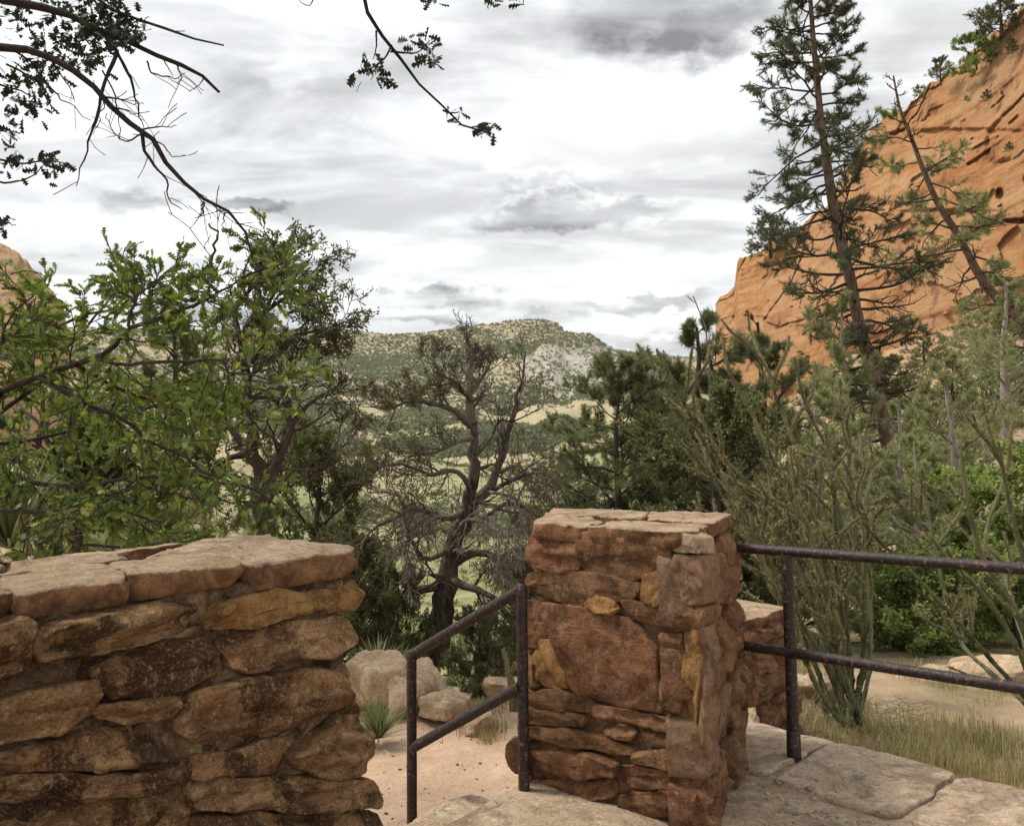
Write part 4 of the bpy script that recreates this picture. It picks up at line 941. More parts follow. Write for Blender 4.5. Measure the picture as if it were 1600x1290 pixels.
# ---- overhanging dark oak at the top left with its long top twig
def overhang():
    f = lambda l, d=2.6: resample([P(*(p if len(p) == 3 else (p[0], p[1], d))) for p in l], 16)
    sp = dict(lv=1, n=[4], start=[.2], ang=[45], len=[.12], taper=.3, rr=.4, wig=.12, up=-.02, rmin=.0012, sides=[6, 4], tufts=0, kink=.012, np=[5, 4], leafy=0)
    tw = dict(lv=1, n=[3])
    L = [('trunk', np.array([(-3.3, 1.9, -.6), (-3.25, 1.95, .6), (-3.2, 2.05, 1.8), (-3.0, 2.1, 2.8), (-2.9, 2.2, 3.4)]), .13, .07, dict(lv=0)),
     ('branch', resample([(-3.1, 2.05, 2.3), (-2.6, 2.3, 2.55), P(-60, 65, 2.6), P(0, 74, 2.6), P(60, 85, 2.6), P(130, 120, 2.6), P(190, 183, 2.6), P(225, 207, 2.6), P(265, 262, 2.6), P(320, 316, 2.6), P(355, 331, 2.6), P(382, 366, 2.6), P(392, 402, 2.6)], 34), .028, .0035, dict(lv=2, n=[14, 4], start=[.3, .2], len=[.16, .08], ang=[40, 40], up=-.05)),
     ('branch', resample([(-3.0, 2.1, 2.9), (-2.4, 2.4, 3.0), P(-60, -30, 2.7), P(40, 5, 2.7), P(120, 30, 2.7), P(170, 55, 2.7), P(220, 75, 2.7), P(270, 97, 2.7), P(318, 120, 2.7), P(345, 143, 2.7)], 30), .03, .005, dict(lv=1, n=[12], len=[.12], start=[.4])),
     ('branch', resample([(-2.9, 2.2, 3.2), (-2.0, 2.5, 3.2), P(130, -20, 2.7), P(200, 22, 2.7), P(260, 43, 2.7), P(310, 62, 2.7), P(349, 72, 2.7)], 24), .022, .0025, dict(lv=1, n=[5], len=[.07], start=[.5]))]
    for l, r in [([(170, 60), (198, 108), (214, 160), (222, 202)], .007), ([(182, 85), (160, 140), (146, 200), (130, 250), (118, 291)], .007), ([(222, 207), (228, 240), (256, 274), (264, 308), (286, 328)], .006),
              ([(222, 202), (248, 198), (272, 197)], .003), ([(222, 208), (192, 220), (165, 178)], .003), ([(225, 205), (250, 225), (268, 245), (286, 242)], .003), ([(320, 316), (316, 330), (308, 340)], .003),
              ([(318, 314), (315, 326), (314, 340)], .0025), ([(352, 331), (349, 345), (347, 360)], .0025), ([(10, 100), (70, 130), (110, 165), (140, 188)], .004), ([(160, 110), (180, 150), (190, 215)], .003),
              ([(230, 95), (240, 115), (275, 120), (290, 115)], .003), ([(275, 98), (282, 118), (280, 130)], .003), ([(175, 115), (160, 130), (158, 170), (152, 200)], .0025)]:
        L.append(('twig', f(l), r, .0012, tw))
    # top middle twig from a limb above the picture
    L.append(('branch', resample([(-2.9, 2.2, 3.3), (-2.0, 2.6, 3.5), (-1.2, 2.6, 3.35), P(545, -90, 2.5), P(560, -40, 2.5), P(571, 2, 2.5), P(590, 50, 2.5), P(614, 75, 2.5), P(640, 110, 2.5), P(665, 140, 2.5), P(692, 172, 2.5), P(712, 192, 2.5), P(745, 198, 2.5), P(768, 208, 2.5)], 40), .03, .0022, dict(lv=0, kink=.008)))
    for l in [[(610, 80), (650, 82), (672, 62)], [(612, 70), (600, 92), (575, 108), (556, 112)], [(588, 48), (588, 75), (583, 92)], [(692, 172), (705, 176), (720, 175)], [(745, 198), (755, 192), (768, 194)],
              [(560, -40), (640, -30), (680, 6)], [(560, -50), (680, -50), (770, 0)], [(545, -60), (500, -30), (485, 8), (465, -2)], [(770, -8), (812, -12), (818, 8)]]:
        L.append(('twig', f(l, 2.5), .0035, .0013, dict(lv=0, kink=.003)))
    rng = np.random.default_rng(6); an = []
    cl = [(668, 72, 24, 26, 2.5), (652, 60, 12, 6, 2.5), (672, 95, 14, 14, 2.5), (575, 106, 18, 14, 2.5), (592, 116, 12, 8, 2.5), (556, 128, 8, 6, 2.5), (603, 120, 6, 4, 2.5), (712, 178, 16, 12, 2.5), (756, 198, 14, 14, 2.5), (765, 208, 5, 4, 2.5),
          (680, 2, 14, 9, 2.5), (770, 4, 16, 8, 2.5), (815, 6, 7, 4, 2.5),
          (165, 30, 50, 90, 2.75), (90, 60, 60, 75, 2.8), (200, 50, 28, 40, 2.7), (60, 110, 40, 30, 2.8), (140, 95, 28, 26, 2.7), (30, 165, 40, 26, 2.9), (20, 130, 30, 20, 2.9), (120, 15, 70, 50, 2.9), (30, 15, 50, 30, 2.9),
          (10, 205, 10, 8, 2.9), (75, 255, 30, 22, 3.0), (25, 252, 26, 16, 3.0), (8, 350, 12, 8, 3.1), (55, 140, 20, 10, 2.9)]
    for (x, y, r_, n, d) in cl:
        for k in range(int(n*(1.5 if x < 300 else .8))):
            p = P(x+rng.normal(0, r_*.5), y+rng.normal(0, r_*.45), d+rng.normal(0, .05)); an.append((p, nrm(rng.normal(0, 1, 3)+np.array([0, 0, -.4]))))
    for l in [[(-60, 240), (0, 248), (30, 256), (75, 252), (105, 258)], [(-60, 270), (0, 284), (35, 282), (60, 268), (75, 250)], [(-60, 190), (0, 204), (16, 200)], [(-60, 340), (0, 348), (25, 350)], [(-40, 120), (10, 135), (50, 150), (60, 165)]]:
        L.append(('twig', f(l, 2.95), .006, .0015, dict(lv=0)))
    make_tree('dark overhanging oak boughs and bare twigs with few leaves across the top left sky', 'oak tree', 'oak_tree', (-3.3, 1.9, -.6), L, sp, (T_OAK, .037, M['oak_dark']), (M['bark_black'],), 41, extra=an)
overhang()

# ---- pinyon / juniper builder
def conifer(label, name, base, H, Wd, seed, leafmat, tpl, size, nl=22, nb=7, nt=5, tuft=4, start=.12, lean=(0, 0), cat='pinyon pine', group=None, shape=None, up=.12, bark=None, r0=None, trunk=None, bare=0):
    rng = np.random.default_rng(seed); base = np.array(base, float)
    if trunk is None:
        K = 12; t = np.linspace(0, 1, K)[:, None]
        trunk = base+np.hstack([t*lean[0]*H, t*lean[1]*H, t*H])+np.cumsum(rng.normal(0, .02*H/3, (K, 3)), 0)*np.array([1, 1, 0])
    root = thing(name, label, cat, base, group); K = len(trunk)
    tb = Tubes(); r0 = r0 or H*.035; tb.add(trunk, np.linspace(r0, r0*.12, K), 9, rng.uniform()); tbb = Tubes(); an = []
    shape = shape or (lambda t: (1-t)**.75*(.55+.45*min(1, t*4)))
    sp = dict(lv=2, n=[nb, nt], start=[.25, .15], ang=[48, 45], len=[0, 0], taper=.4, rr=.5, wig=.13, up=up, rmin=r0*.035, sides=[5, 4, 3], tufts=tuft, flat=.6, np=[5, 4, 3])
    ga = 0
    for k in range(nl):
        t = start+(1-start)*(k+rng.uniform(0, 1))/nl; x = min(t*(K-1), K-1.001); i = int(x); p = trunk[i]+(trunk[i+1]-trunk[i])*(x-i)
        ga += 2.4+rng.normal(0, .4); L = max(Wd*.5*shape(t)*rng.uniform(.6, 1.3), .08*Wd)
        d = np.array([math.cos(ga), math.sin(ga), rng.uniform(-.05, .35)+.5*t])
        sp['len'] = [L*.42, L*.22]
        lb = wander(rng, p, d, L, 8, .13, .03)
        a2 = []; grow(tbb, a2, lb, max(r0*.32*(1-t)+r0*.06, r0*.06), r0*.04, 0, sp, rng)
        if rng.random() >= bare: an += a2
    tb.build('trunk', bark or M['bark'], root, seed=seed); tbb.build('limbs', bark or M['bark'], root, seed=seed)
    foliage('crown', an, tpl, size, leafmat, root, rng, 0)
    return root

# pinyon standing right of centre
conifer('round topped dark pinyon pine standing alone just behind the square pier', 'pinyon_pine', G(966, 11.5), 3.55, 2.7, 51, M['pinyon'], T_NEE, .08, nl=48, nb=8, nt=6, tuft=4, start=.22, trunk=resample([G(966, 11.5), P(966, 790, 11.5), P(963, 700, 11.5), P(964, 640, 11.5), P(968, 605, 11.5), P(970, 572, 11.5)], 12), r0=.09,
        shape=lambda t: float(np.interp(t, [.2, .4, .7, .9, 1], [.75, 1, .85, .5, .25])))
# prototypes at the origin
pr = {}
pr['pin'] = conifer('x', 'pinyon_pine', (0, 0, 0), 3.2, 2.7, 61, M['pinyon'], T_NEE, .085, nl=24, nb=8, nt=6, tuft=4, start=.06, shape=lambda t: (1-t)**.5)
pr['pin2'] = conifer('x', 'pinyon_pine', (0, 0, 0), 3.6, 2.5, 62, M['pinyon'], T_NEE, .085, nl=22, nb=7, nt=6, tuft=4, bare=.15, start=.10, lean=(.1, 0), shape=lambda t: (1-t)**.6)
pr['grey'] = conifer('x', 'pinyon_pine', (0, 0, 0), 3.4, 3.0, 63, M['pinyon_grey'], T_NEE, .09, nl=18, nb=7, nt=5, tuft=4, bare=.15, start=.12, shape=lambda t: (1-t)**.55, bark=M['bark_grey'])
pr['jun'] = conifer('x', 'juniper_tree', (0, 0, 0), 2.6, 2.8, 64, M['juniper'], T_SPR, .11, nl=26, nb=8, nt=6, tuft=5, start=.04, shape=lambda t: (1-t)**.4, cat='juniper tree')
pr['shr'] = conifer('x', 'shrub', (0, 0, 0), 1.3, 1.9, 65, M['shrub'], T_LF, .075, nl=22, nb=6, nt=5, tuft=6, start=.02, shape=lambda t: (1-t)**.35, cat='shrub', r0=.03)
used = set()
def put(kind, px, pytop, d, rz, label, group=None, wscale=1.0, sink=.15, htweak=1.0):
    src = pr[kind]; H0 = {'pin': 3.2, 'pin2': 3.6, 'grey': 3.4, 'jun': 2.6, 'shr': 1.3}[kind]
    g = G(px, d, -sink); top = P(px, pytop, d)[2]; h = max((top-g[2])*1.0, .4); s = h/H0
    sx = wscale*(s if s < 1.4 else 1.4+(s-1.4)*.5)
    if kind not in used:
        used.add(kind); o = src; o.location = [v*S for v in g]; o.rotation_euler = (0, 0, rz); o.scale = (sx, sx, s); o['label'] = label
        if group: o['group'] = group
    else: o = copy_tree(src, label, g, rz, (sx, s), group)
    return o
GP = 'pinyon pines and junipers on the slope behind the rail'
put('pin', 1085, 512, 13.5, .3, 'dark dense pinyon whose top stands left of the red cliff corner', GP, 1.0)
put('pin2', 1040, 560, 15, 2.0, 'dark pinyon with its top against the white sky just left of the cliff', GP, .9)
put('pin2', 1225, 505, 14, 4.0, 'pinyon with a dark upright top in front of the orange cliff wall', GP, .9)
put('jun', 1120, 640, 10, .5, 'low dark juniper behind the left side of the cholla', GP, 1.0)
put('grey', 1330, 470, 17, .9, 'grey green pinyon at the foot of the tall pine', GP, .9)
put('grey', 1560, 440, 22, 5.0, 'grey green pinyon under the leaning pine at the right edge', GP, 1.1)
put('grey', 1500, 560, 14, 1.7, 'open branched grey green pinyon on the slope right of the cholla', GP, .9)
put('grey', 1390, 640, 13, 4.4, 'pale green pinyon right behind the highest cholla arms', GP, .9)
put('grey', 1420, 690, 10.5, 3.9, 'dark low juniper bush behind the rail to the right of the cholla', GP, 1.0)
put('shr', 1510, 760, 11, 1.0, 'bright green leafy shrub on the right above the top rail', 'green shrubs', 1.1)
put('shr', 1590, 820, 10, 2.6, 'bright green shrub at the right edge above the top rail', 'green shrubs', 1.0)
put('shr', 1470, 880, 9.4, 4.6, 'bright green shrub seen between the two bars of the long rail', 'green shrubs', 1.2)
put('shr', 1395, 900, 9.6, 3.1, 'green shrub between the rail bars right of the cholla foot', 'green shrubs', 1.0)
put('shr', 1570, 870, 9.2, .6, 'leafy green shrub between the rail bars near the right edge', 'green shrubs', 1.1)
put('grey', 1285, 600, 12.5, 2.7, 'grey green pinyon showing between the cholla stems left of the tall pine trunk', GP, 1.0)
put('grey', 1350, 660, 11, .9, 'pale needled pinyon just right of the cholla crown', GP, .9)
put('pin2', 1165, 560, 13, 3.3, 'dark pinyon behind the left cholla arms below the cliff corner', GP, 1.0)
GL = 'trees on the slope behind the left wall'
put('grey', 225, 690, 9, 1.1, 'grey green pinyon bush behind the middle of the left wall', GL, 1.0)
put('grey', 340, 740, 8.4, 2.9, 'low grey green bush at the left foot of the sparse juniper', GL, .9)
put('jun', 490, 690, 10.5, 4.2, 'dark bush right of the sparse juniper trunk', GL, .7)
put('pin2', 290, 480, 13, 5.1, 'slender pinyon top showing between the left oak and the sparse juniper', GL, .7)
put('pin', 60, 600, 12, .7, 'dark pinyon behind the left oak at the left edge', GL, 1.0)
put('jun', 560, 850, 8.8, .2, 'low dark juniper between the left wall end and the centre tree', GL, .7)
put('jun', 620, 900, 8.6, 2.4, 'dark green bush at the foot of the centre juniper seen over the boulders', GL, .6)
put('jun', 745, 960, 8.2, 5.5, 'low dark juniper behind the sloping handrail', GL, .75)
put('jun', 820, 880, 9.4, 3.6, 'dark juniper bush right behind the left edge of the square pier', GL, .7)
put('jun', 900, 800, 12, 3.3, 'small juniper showing left of the lone pinyon trunk', GL, .8)
put('jun', 1040, 740, 12.5, 1.9, 'bushy green juniper just right of the lone pinyon over the pier', GL, 1.1)
put('grey', 440, 790, 9, 2.0, 'grey green bush at the foot of the sparse juniper', GL, 1.0)

# ---- tall pine and leaning pine
def tall(label, base, pl, d, seed, r0, prof, nl, start, size, bare, leafm, seg=26, sub=(7, 5), tuft=3, name='pine_tree'):
    tr = resample([base]+[P(x, y, d) for x, y in pl], seg)
    rng = np.random.default_rng(seed); root = thing(name, label, 'pine tree', base)
    K = seg; tb = Tubes(); tb.add(tr, np.linspace(1, .08, K)**.8*r0, 10, .5); tb.build('trunk', M['bark_pine'], root, seed=seed); tbb = Tubes(); an = []; ga = 0
    for k in range(nl):
        t = start+(1-start)*(k+rng.uniform(0, 1))/nl; x = min(t*(K-1), K-1.001); i = int(x); p = tr[i]+(tr[i+1]-tr[i])*(x-i)
        ga += 2.4+rng.normal(0, .5); L, dens = prof(t); L *= rng.uniform(.55, 1.25)
        dead = rng.random() > dens
        dd = np.array([math.cos(ga), math.sin(ga)*.9, rng.uniform(-.28, .12)+(.5*(t > .93))])
        sp = dict(lv=2 if not dead else 1, n=[sub[0], sub[1]], start=[.3, .2], ang=[46, 42], len=[L*.38, L*.2], taper=.45, rr=.5, wig=.14, up=.05, rmin=.008, sides=[5, 4, 3], tufts=tuft, flat=.45, np=[6, 4, 3])
        a2 = []; grow(tbb, a2, wander(rng, p, dd, L*(.7 if dead else 1), 9, .15, .02), r0*(.30-.2*t), .010, 0, sp, rng)
        if not dead: an += a2
    tbb.build('limbs', M['bark'], root, seed=seed); foliage('crown', an, T_NEL, size, leafm, root, rng)
    return root
def prof1(t):
    L = np.interp(t, [.25, .42, .5, .63, .75, .87, 1], [1.2, 1.65, 1.45, 1.5, 1.25, .95, .4]); return float(L), float(np.interp(t, [.2, .45, .55, .68, 1], [.2, .5, .7, .85, .95]))
tall('very tall straight pine with dark tiered crown rising in front of the red cliff', G(1420, 18), [(1385, 680), (1368, 600), (1345, 520), (1330, 445), (1313, 375), (1300, 310), (1291, 250), (1283, 190), (1277, 130), (1272, 75), (1268, 20), (1262, -50), (1258, -110)], 18, 71, .175, prof1, 128, .2, .112, 0, M['pine'], sub=(8, 6), tuft=3)
def prof2(t): return float(np.interp(t, [0, .3, .7, 1], [2.4, 2.4, 1.8, .5])), float(np.interp(t, [0, .5, .8, .92, 1], [.6, .6, .5, .05, 0]))
tall('thin leaning pine with bare top and sparse foliage in front of the upper right cliff', G(1660, 26), [(1640, 565), (1582, 492), (1537, 440), (1502, 375), (1466, 318), (1444, 268), (1424, 215), (1406, 170), (1396, 118)], 26, 73, .19, prof2, 50, .12, .15, 0, M['pinyon_grey'], sub=(8, 5), tuft=4)
# dead snag left of cliff
tb = Tubes(); rng = np.random.default_rng(3); an = []
sn = thing('dead_snag', 'thin bare dead snag poking up left of the red cliff corner', 'dead tree', G(1112, 12.5))
spn = dict(lv=2, n=[7, 4], start=[.4, .2], ang=[40, 40], len=[.3, .12], taper=.4, rr=.5, wig=.15, up=.1, rmin=.005, sides=[5, 4, 3], tufts=0)
grow(tb, an, resample([G(1112, 12.5), P(1110, 620, 12.5), P(1106, 540, 12.5), P(1098, 490, 12.5), P(1083, 462, 12.5)], 12), .04, .008, 0, spn, rng); tb.build('trunk', M['bark_grey'], sn)

# ---- bushes growing on the cliff crest
for i, (px, py, w_, lab) in enumerate([(1530, 62, 100, 'large dark bush on the cliff crest at the top right'), (1473, 108, 34, 'small round bush on the cliff crest left of the large one'), (1439, 136, 30, 'lowest grey green bush on the cliff crest'),
                         (1568, 20, 80, 'dark bush at the very top of the cliff crest'), (1510, 120, 16, 'tiny bush on the slickrock just below the large crest bush'), (1570, 85, 20, 'small dark bush on the slickrock near the right edge'), (1500, 160, 14, 'tiny grey bush on the upper slickrock'),
                         (1205, 375, 60, 'scrubby low bush along the left cliff crest'), (1180, 385, 34, 'small tufted bush on the left end of the cliff crest')]):
    d = cdep(px)*1.17; p = P(px, py+w_*.3, d); s = w_/FPX*d/2.0
    o = copy_tree(pr['jun'] if i % 2 else pr['shr'], lab, p+np.array([0, -1.5 if i in (4, 5, 6) else .5, -.3*s]), i*1.3, (s*.9, s*.85), 'bushes on the cliff crest')
    for c in o.children:
        if c.name.startswith('crown') and i % 2 == 0: pass

for i, (px, py, w_, dd_, lab) in enumerate([(1545, 150, 16, 1.12, 'tiny shrub on the bare slickrock near the upper right edge'), (1405, 265, 18, 1.06, 'small shrub in a crack of the cliff right of the tall pine'), (1240, 455, 20, 1.0, 'small shrub on a ledge low on the left part of the cliff'), (1580, 230, 14, 1.06, 'tiny shrub on the slickrock at the right edge'), (1340, 395, 22, .98, 'shrub rooted in the cliff beside the tall pine trunk')]):
    d = cdep(px)*dd_; s_ = w_/FPX*d/2.0
    copy_tree(pr['jun'], lab, P(px, py+w_*.3, d)+np.array([0, .3, -.2*s_]), i*2.1, (s_*.9, s_*.85), 'bushes on the cliff crest')
TL = ['rounded bush on the slope at the cliff foot behind the tall pine', 'grey bush on the slope at the cliff foot right of the tall pine', 'dark bush on the slope under the cliff overhang', 'bush on the red slope below the leaning pine', 'grey bush on the red slope near the right edge', 'low bush on the red slope left of the leaning pine foot', 'round bush on the slope under the left part of the cliff', 'dark bush against the foot of the left cliff corner', 'small bush high on the red slope at the right edge', 'olive bush midway up the red slope']
for i, (px, d, h) in enumerate([(1300, 60, 3.2), (1385, 52, 3.0), (1450, 62, 3.0), (1530, 48, 2.6), (1590, 55, 2.8), (1490, 36, 2.2), (1235, 64, 3.6), (1160, 66, 4.0), (1600, 66, 2.6), (1440, 42, 2.2)]):
    k = ('grey', 'jun', 'pin')[i % 3]; h0 = {'grey': 3.4, 'jun': 2.6, 'pin': 3.2}[k]
    copy_tree(pr[k], TL[i], G(px, d, -.2), i*1.7, (h/h0*1.15, h/h0), 'bushes on the slope below the cliff')
# ---- cholla cactus
def cholla(label, base, stems, seed, rad, sp, name='cholla_cactus'):
    rng = np.random.default_rng(seed); root = thing(name, label, 'cactus', base)
    allp = []; allt = []; allr = []
    for s_i, (pts, r0, r1) in enumerate(stems):
        tb = Tubes()
        def rec(pts, r0, r1, lv):
            K = len(pts); L = np.linalg.norm(np.diff(pts, axis=0), axis=1).sum(); m = max(6, int(L/.035))
            q = resample(pts, m); rr = np.linspace(r0, r1, m)*(1+.22*rng.uniform(-1, 1, m)); rr[-1] *= .5
            tb.add(q, rr, 8, rng.uniform()); tg = np.gradient(q, axis=0); tg /= np.linalg.norm(tg, axis=1, keepdims=True)+1e-9
            ns = int(L/.0032); ii = rng.uniform(.0, m-1.001, ns); i0 = ii.astype(int); f = (ii-i0)[:, None]
            pp = q[i0]+(q[i0+1]-q[i0])*f; tt = tg[i0]; e = rng.normal(0, 1, (ns, 3)); e -= tt*(e*tt).sum(1, keepdims=True); e /= np.linalg.norm(e, axis=1, keepdims=True)
            allp.append(pp+e*rr[i0][:, None]*.85); allt.append(e+tt*.5+rng.normal(0, .35, (ns, 3))); allr.append(np.full(ns, .85+.3*(lv > 0)))
            if lv < 2:
                nb = rng.integers(*sp['nb'][lv])
                for _ in range(nb):
                    x = rng.uniform(.35, .98)*(m-1); i = min(int(x), m-2); d = tilt(rng, tg[i], R(rng.uniform(22, 55))); d[2] = abs(d[2])*.8+.1
                    rec(wander(rng, q[i], d, sp['bl'][lv]*rng.uniform(.5, 1.4), 7, .12, .07), r1*1.05 if lv == 0 else r1*.95, r1*.8, lv+1)
        rec(pts, r0, r1, 0)
        tb.build('stem', M['cholla'], root, rough=.25, seed=seed+s_i)
    pos = np.concatenate(allp); dr = np.concatenate(allt); sz = np.concatenate(allr)*rad
    V, F, vr = place([tpl_needles(90+k, 4, .7, .075, .5) for k in range(3)], pos, dr, sz, rng)
    mesh_np('spines', V, F, M['spine'], root, var=vr)
    return root
M['cholla'] = bark_mat('cholla_stem', (.036, .038, .019), (.16, .16, .08), 22)
M['spine'] = leaf_mat('cholla_spine', (.07, .06, .03), (.30, .26, .13), (.55, .47, .28), .2)
f = lambda l: resample([P(*p) for p in l], 12)
St = [
 ([(1322, 1135, 5.6), (1290, 1040, 5.5), (1215, 900, 5.35), (1155, 790, 5.2), (1095, 690, 5.15), (1060, 610, 5.1), (1030, 545, 5.1)], .034, .018),
 ([(1325, 1135, 5.6), (1300, 1020, 5.6), (1240, 880, 5.6), (1180, 780, 5.6), (1120, 700, 5.6), (1085, 620, 5.6)], .036, .018),
 ([(1330, 1130, 5.7), (1318, 1000, 5.8), (1290, 880, 5.9), (1262, 760, 6.0), (1225, 660, 6.1), (1195, 570, 6.2), (1160, 530, 6.2)], .036, .018),
 ([(1332, 1132, 5.6), (1330, 1000, 5.6), (1318, 860, 5.6), (1300, 740, 5.6), (1265, 640, 5.5), (1240, 560, 5.5)], .038, .018),
 ([(1338, 1130, 5.7), (1345, 1000, 5.8), (1340, 880, 5.9), (1330, 760, 6.0), (1318, 660, 6.0), (1312, 590, 6.0)], .036, .018),
 ([(1342, 1130, 5.6), (1350, 1010, 5.5), (1352, 900, 5.4), (1345, 800, 5.4), (1320, 720, 5.3)], .034, .018),
 ([(1345, 1132, 5.7), (1358, 1000, 5.8), (1362, 880, 6.0), (1350, 800, 6.0), (1370, 720, 6.1)], .032, .018),
 ([(1318, 1130, 5.5), (1270, 1060, 5.3), (1225, 960, 5.1), (1190, 880, 5.0), (1170, 800, 4.95)], .030, .017),
 ([(1312, 1120, 5.6), (1250, 990, 5.9), (1180, 870, 6.1), (1130, 760, 6.3), (1075, 700, 6.4), (1045, 640, 6.4)], .032, .018),
 ([(1326, 1130, 5.7), (1280, 960, 5.9), (1250, 820, 6.1), (1200, 700, 6.3), (1150, 600, 6.4), (1130, 530, 6.4)], .032, .018),
 ([(1330, 1130, 5.6), (1310, 980, 5.2), (1270, 860, 5.0), (1240, 760, 4.9), (1230, 690, 4.9)], .030, .017),
]
rg_ = np.random.default_rng(4)
for k in range(6):
    tx = 1080+k*48+rg_.normal(0, 14); ty = rg_.uniform(560, 760); dt = 5.6+rg_.normal(0, .4); bx = 1322+rg_.normal(0, 14)
    St.append(([(bx, 1130, 5.6+rg_.normal(0, .08)), (bx*.8+tx*.2, 1010, 5.6), (bx*.5+tx*.5-8, 880, (5.6+dt)/2), (bx*.22+tx*.78-5, (880+ty)/2, dt), (tx, ty, dt)], .030, .017))
cholla('huge many stemmed straw coloured cholla cactus leaning left behind the rail post', G(1330, 5.65), [(f(a)+np.random.default_rng(int(b*1e4+a[-1][0])).normal(0, .012, (12, 3)), b*.52, c*.62) for a, b, c in St], 81, .026, dict(nb=[(4, 8), (0, 3)], bl=[.32, .13]))
St2 = [
 ([(1640, 1130, 4.3), (1540, 1020, 4.4), (1450, 920, 4.5), (1360, 830, 4.6), (1345, 810, 4.6)], .022, .013),
 ([(1640, 1120, 4.3), (1560, 960, 4.3), (1480, 870, 4.4), (1420, 800, 4.5), (1385, 770, 4.5)], .022, .013),
 ([(1640, 1120, 4.3), (1590, 960, 4.2), (1540, 880, 4.2), (1515, 800, 4.2), (1500, 700, 4.2)], .024, .014),
 ([(1640, 1110, 4.3), (1620, 940, 4.1), (1590, 840, 4.1), (1570, 750, 4.1), (1560, 690, 4.1)], .024, .014),
 ([(1640, 1130, 4.3), (1560, 1060, 4.6), (1500, 1000, 4.9), (1470, 900, 5.1), (1450, 800, 5.3), (1440, 730, 5.3)], .022, .013),
 ([(1645, 1130, 4.3), (1600, 1000, 4.5), (1570, 900, 4.7), (1540, 840, 4.8), (1580, 720, 4.9)], .022, .013)]
cholla('second cholla cactus with thin arms reaching in from the right edge across the rail', G(1650, 4.3), [(f(a), b*.6, c*.65) for a, b, c in St2], 83, .019, dict(nb=[(3, 7), (0, 3)], bl=[.26, .11]))
cholla('small yellow green cholla sprig beside the upper handrail post', G(800, 6.6), [(f([(800, 1110, 6.6), (800, 1080, 6.6), (795, 1050, 6.6), (786, 1012, 6.6)]), .028, .016), (f([(806, 1110, 6.6), (812, 1080, 6.6), (815, 1050, 6.6)]), .026, .016)], 85, .03, dict(nb=[(3, 6), (0, 2)], bl=[.12, .08]))

# ---- yuccas
def yucca(label, base, n, L, wd, seed, up=.4):
    rng = np.random.default_rng(seed); root = thing('yucca', label, 'yucca', base); K = 6; V = []; F = []; vr = []
    for i in range(n):
        a = rng.uniform(0, 2*np.pi); el = rng.uniform(-.1, 1.35)**1.0*up+.15*rng.uniform(0, 1)+rng.uniform(0, .9)
        d = np.array([math.cos(a)*math.cos(el), math.sin(a)*math.cos(el), math.sin(el)]); side = nrm(np.cross(d, [0, 0, 1]))
        l = L*rng.uniform(.7, 1.1); o = len(V)
        for k in range(K):
            t = k/(K-1); p = base+d*l*t+np.array([0, 0, -.10*l*t*t])+np.array([0, 0, .03]); wk = wd*(1-t**2.2)*(.6+.4*min(1, t*4))+.0004
            V += [p-side*wk, p+side*wk]
        F += [(o+2*k, o+2*k+1, o+2*k+3, o+2*k+2) for k in range(K-1)]; vr += [rng.uniform()]*(2*K)
    mesh_np('blades', V, [np.array(F)], M['yucca'], root, var=vr)
yucca('spiky green yucca on the sand beside the boulders left of the handrail', G(590, 6.1, .02), 220, .34, .0045, 91, .5)
yucca('dark spiky yucca in the bushes just right of the left wall end', G(590, 7.6, .35), 90, .36, .007, 92)
yucca('large spiky yucca behind the left wall at the left edge', P(15, 865, 4.6), 220, .62, .008, 93)
yucca('second small yucca half hidden behind the boulder ledge', G(622, 7.5, .3), 80, .3, .006, 94)

# ---- boulders and ledge rocks
def boulder(label, c, size, seed, mat, flat=.5, group=None, rz=0):
    rng = np.random.default_rng(seed); nu, nv = 56, 36
    th = np.linspace(0, 2*np.pi, nu, endpoint=False); ph = np.linspace(.02, np.pi-.02, nv)
    A, B = np.meshgrid(ph, th, indexing='ij'); p = np.stack([np.sin(A)*np.cos(B), np.sin(A)*np.sin(B), np.cos(A)], -1).reshape(-1, 3)
    q = np.sign(p)*np.abs(p)**.6
    for _ in range(7):
        nv_ = nrm(rng.normal(0, 1, 3)); h = rng.uniform(.5, .8); dd = q@nv_-h; q = q-np.outer(np.clip(dd, 0, None)*.85, nv_)
    q = q*(1+.10*fbm(q*2.3+seed, 4, seed)[:, None]); q[:, 2] += .05*vnoise(np.stack([q[:, 0], q[:, 1], q[:, 2]*9], 1), seed)
    q = q*np.array(size)/2.25; cz, sz_ = math.cos(rz), math.sin(rz); q = np.stack([q[:, 0]*cz-q[:, 1]*sz_, q[:, 0]*sz_+q[:, 1]*cz, q[:, 2]], 1)
    fine = fbm(q*9, 4, seed+1)*.014; q = q+fine[:, None]*p+np.array(c)
    root = mesh_np('boulder', q, [grid_faces(nv, nu, 0, True)[:, ::-1], np.arange(nu)[None], ((nv-1)*nu+np.arange(nu))[::-1][None]], mat, None, True)
    return tag(root, label, 'rock', group)
GB = 'boulders beyond the steps'
boulder('pale boulder behind the small yucca left of the handrail', P(590, 1060, 7.0)+np.array([0, 0, -.05]), (.66, .6, .62), 1, M['boulder'], group=GB)
boulder('larger pale ledge block behind the left handrail post', P(655, 1075, 6.9), (.62, .7, .52), 2, M['boulder'], group=GB, rz=.3)
boulder('sloping boulder seen inside the handrail frame', P(700, 1100, 6.7), (.5, .5, .3), 3, M['boulder'], group=GB, rz=.8)
boulder('small low rock at the right foot of the boulder ledge', P(740, 1128, 6.3), (.3, .3, .16), 4, M['boulder'], group=GB)
boulder('low rock at the foot of the centre tree beneath the bushes', P(790, 1075, 7.8), (.5, .4, .2), 5, M['boulder'], group=GB)
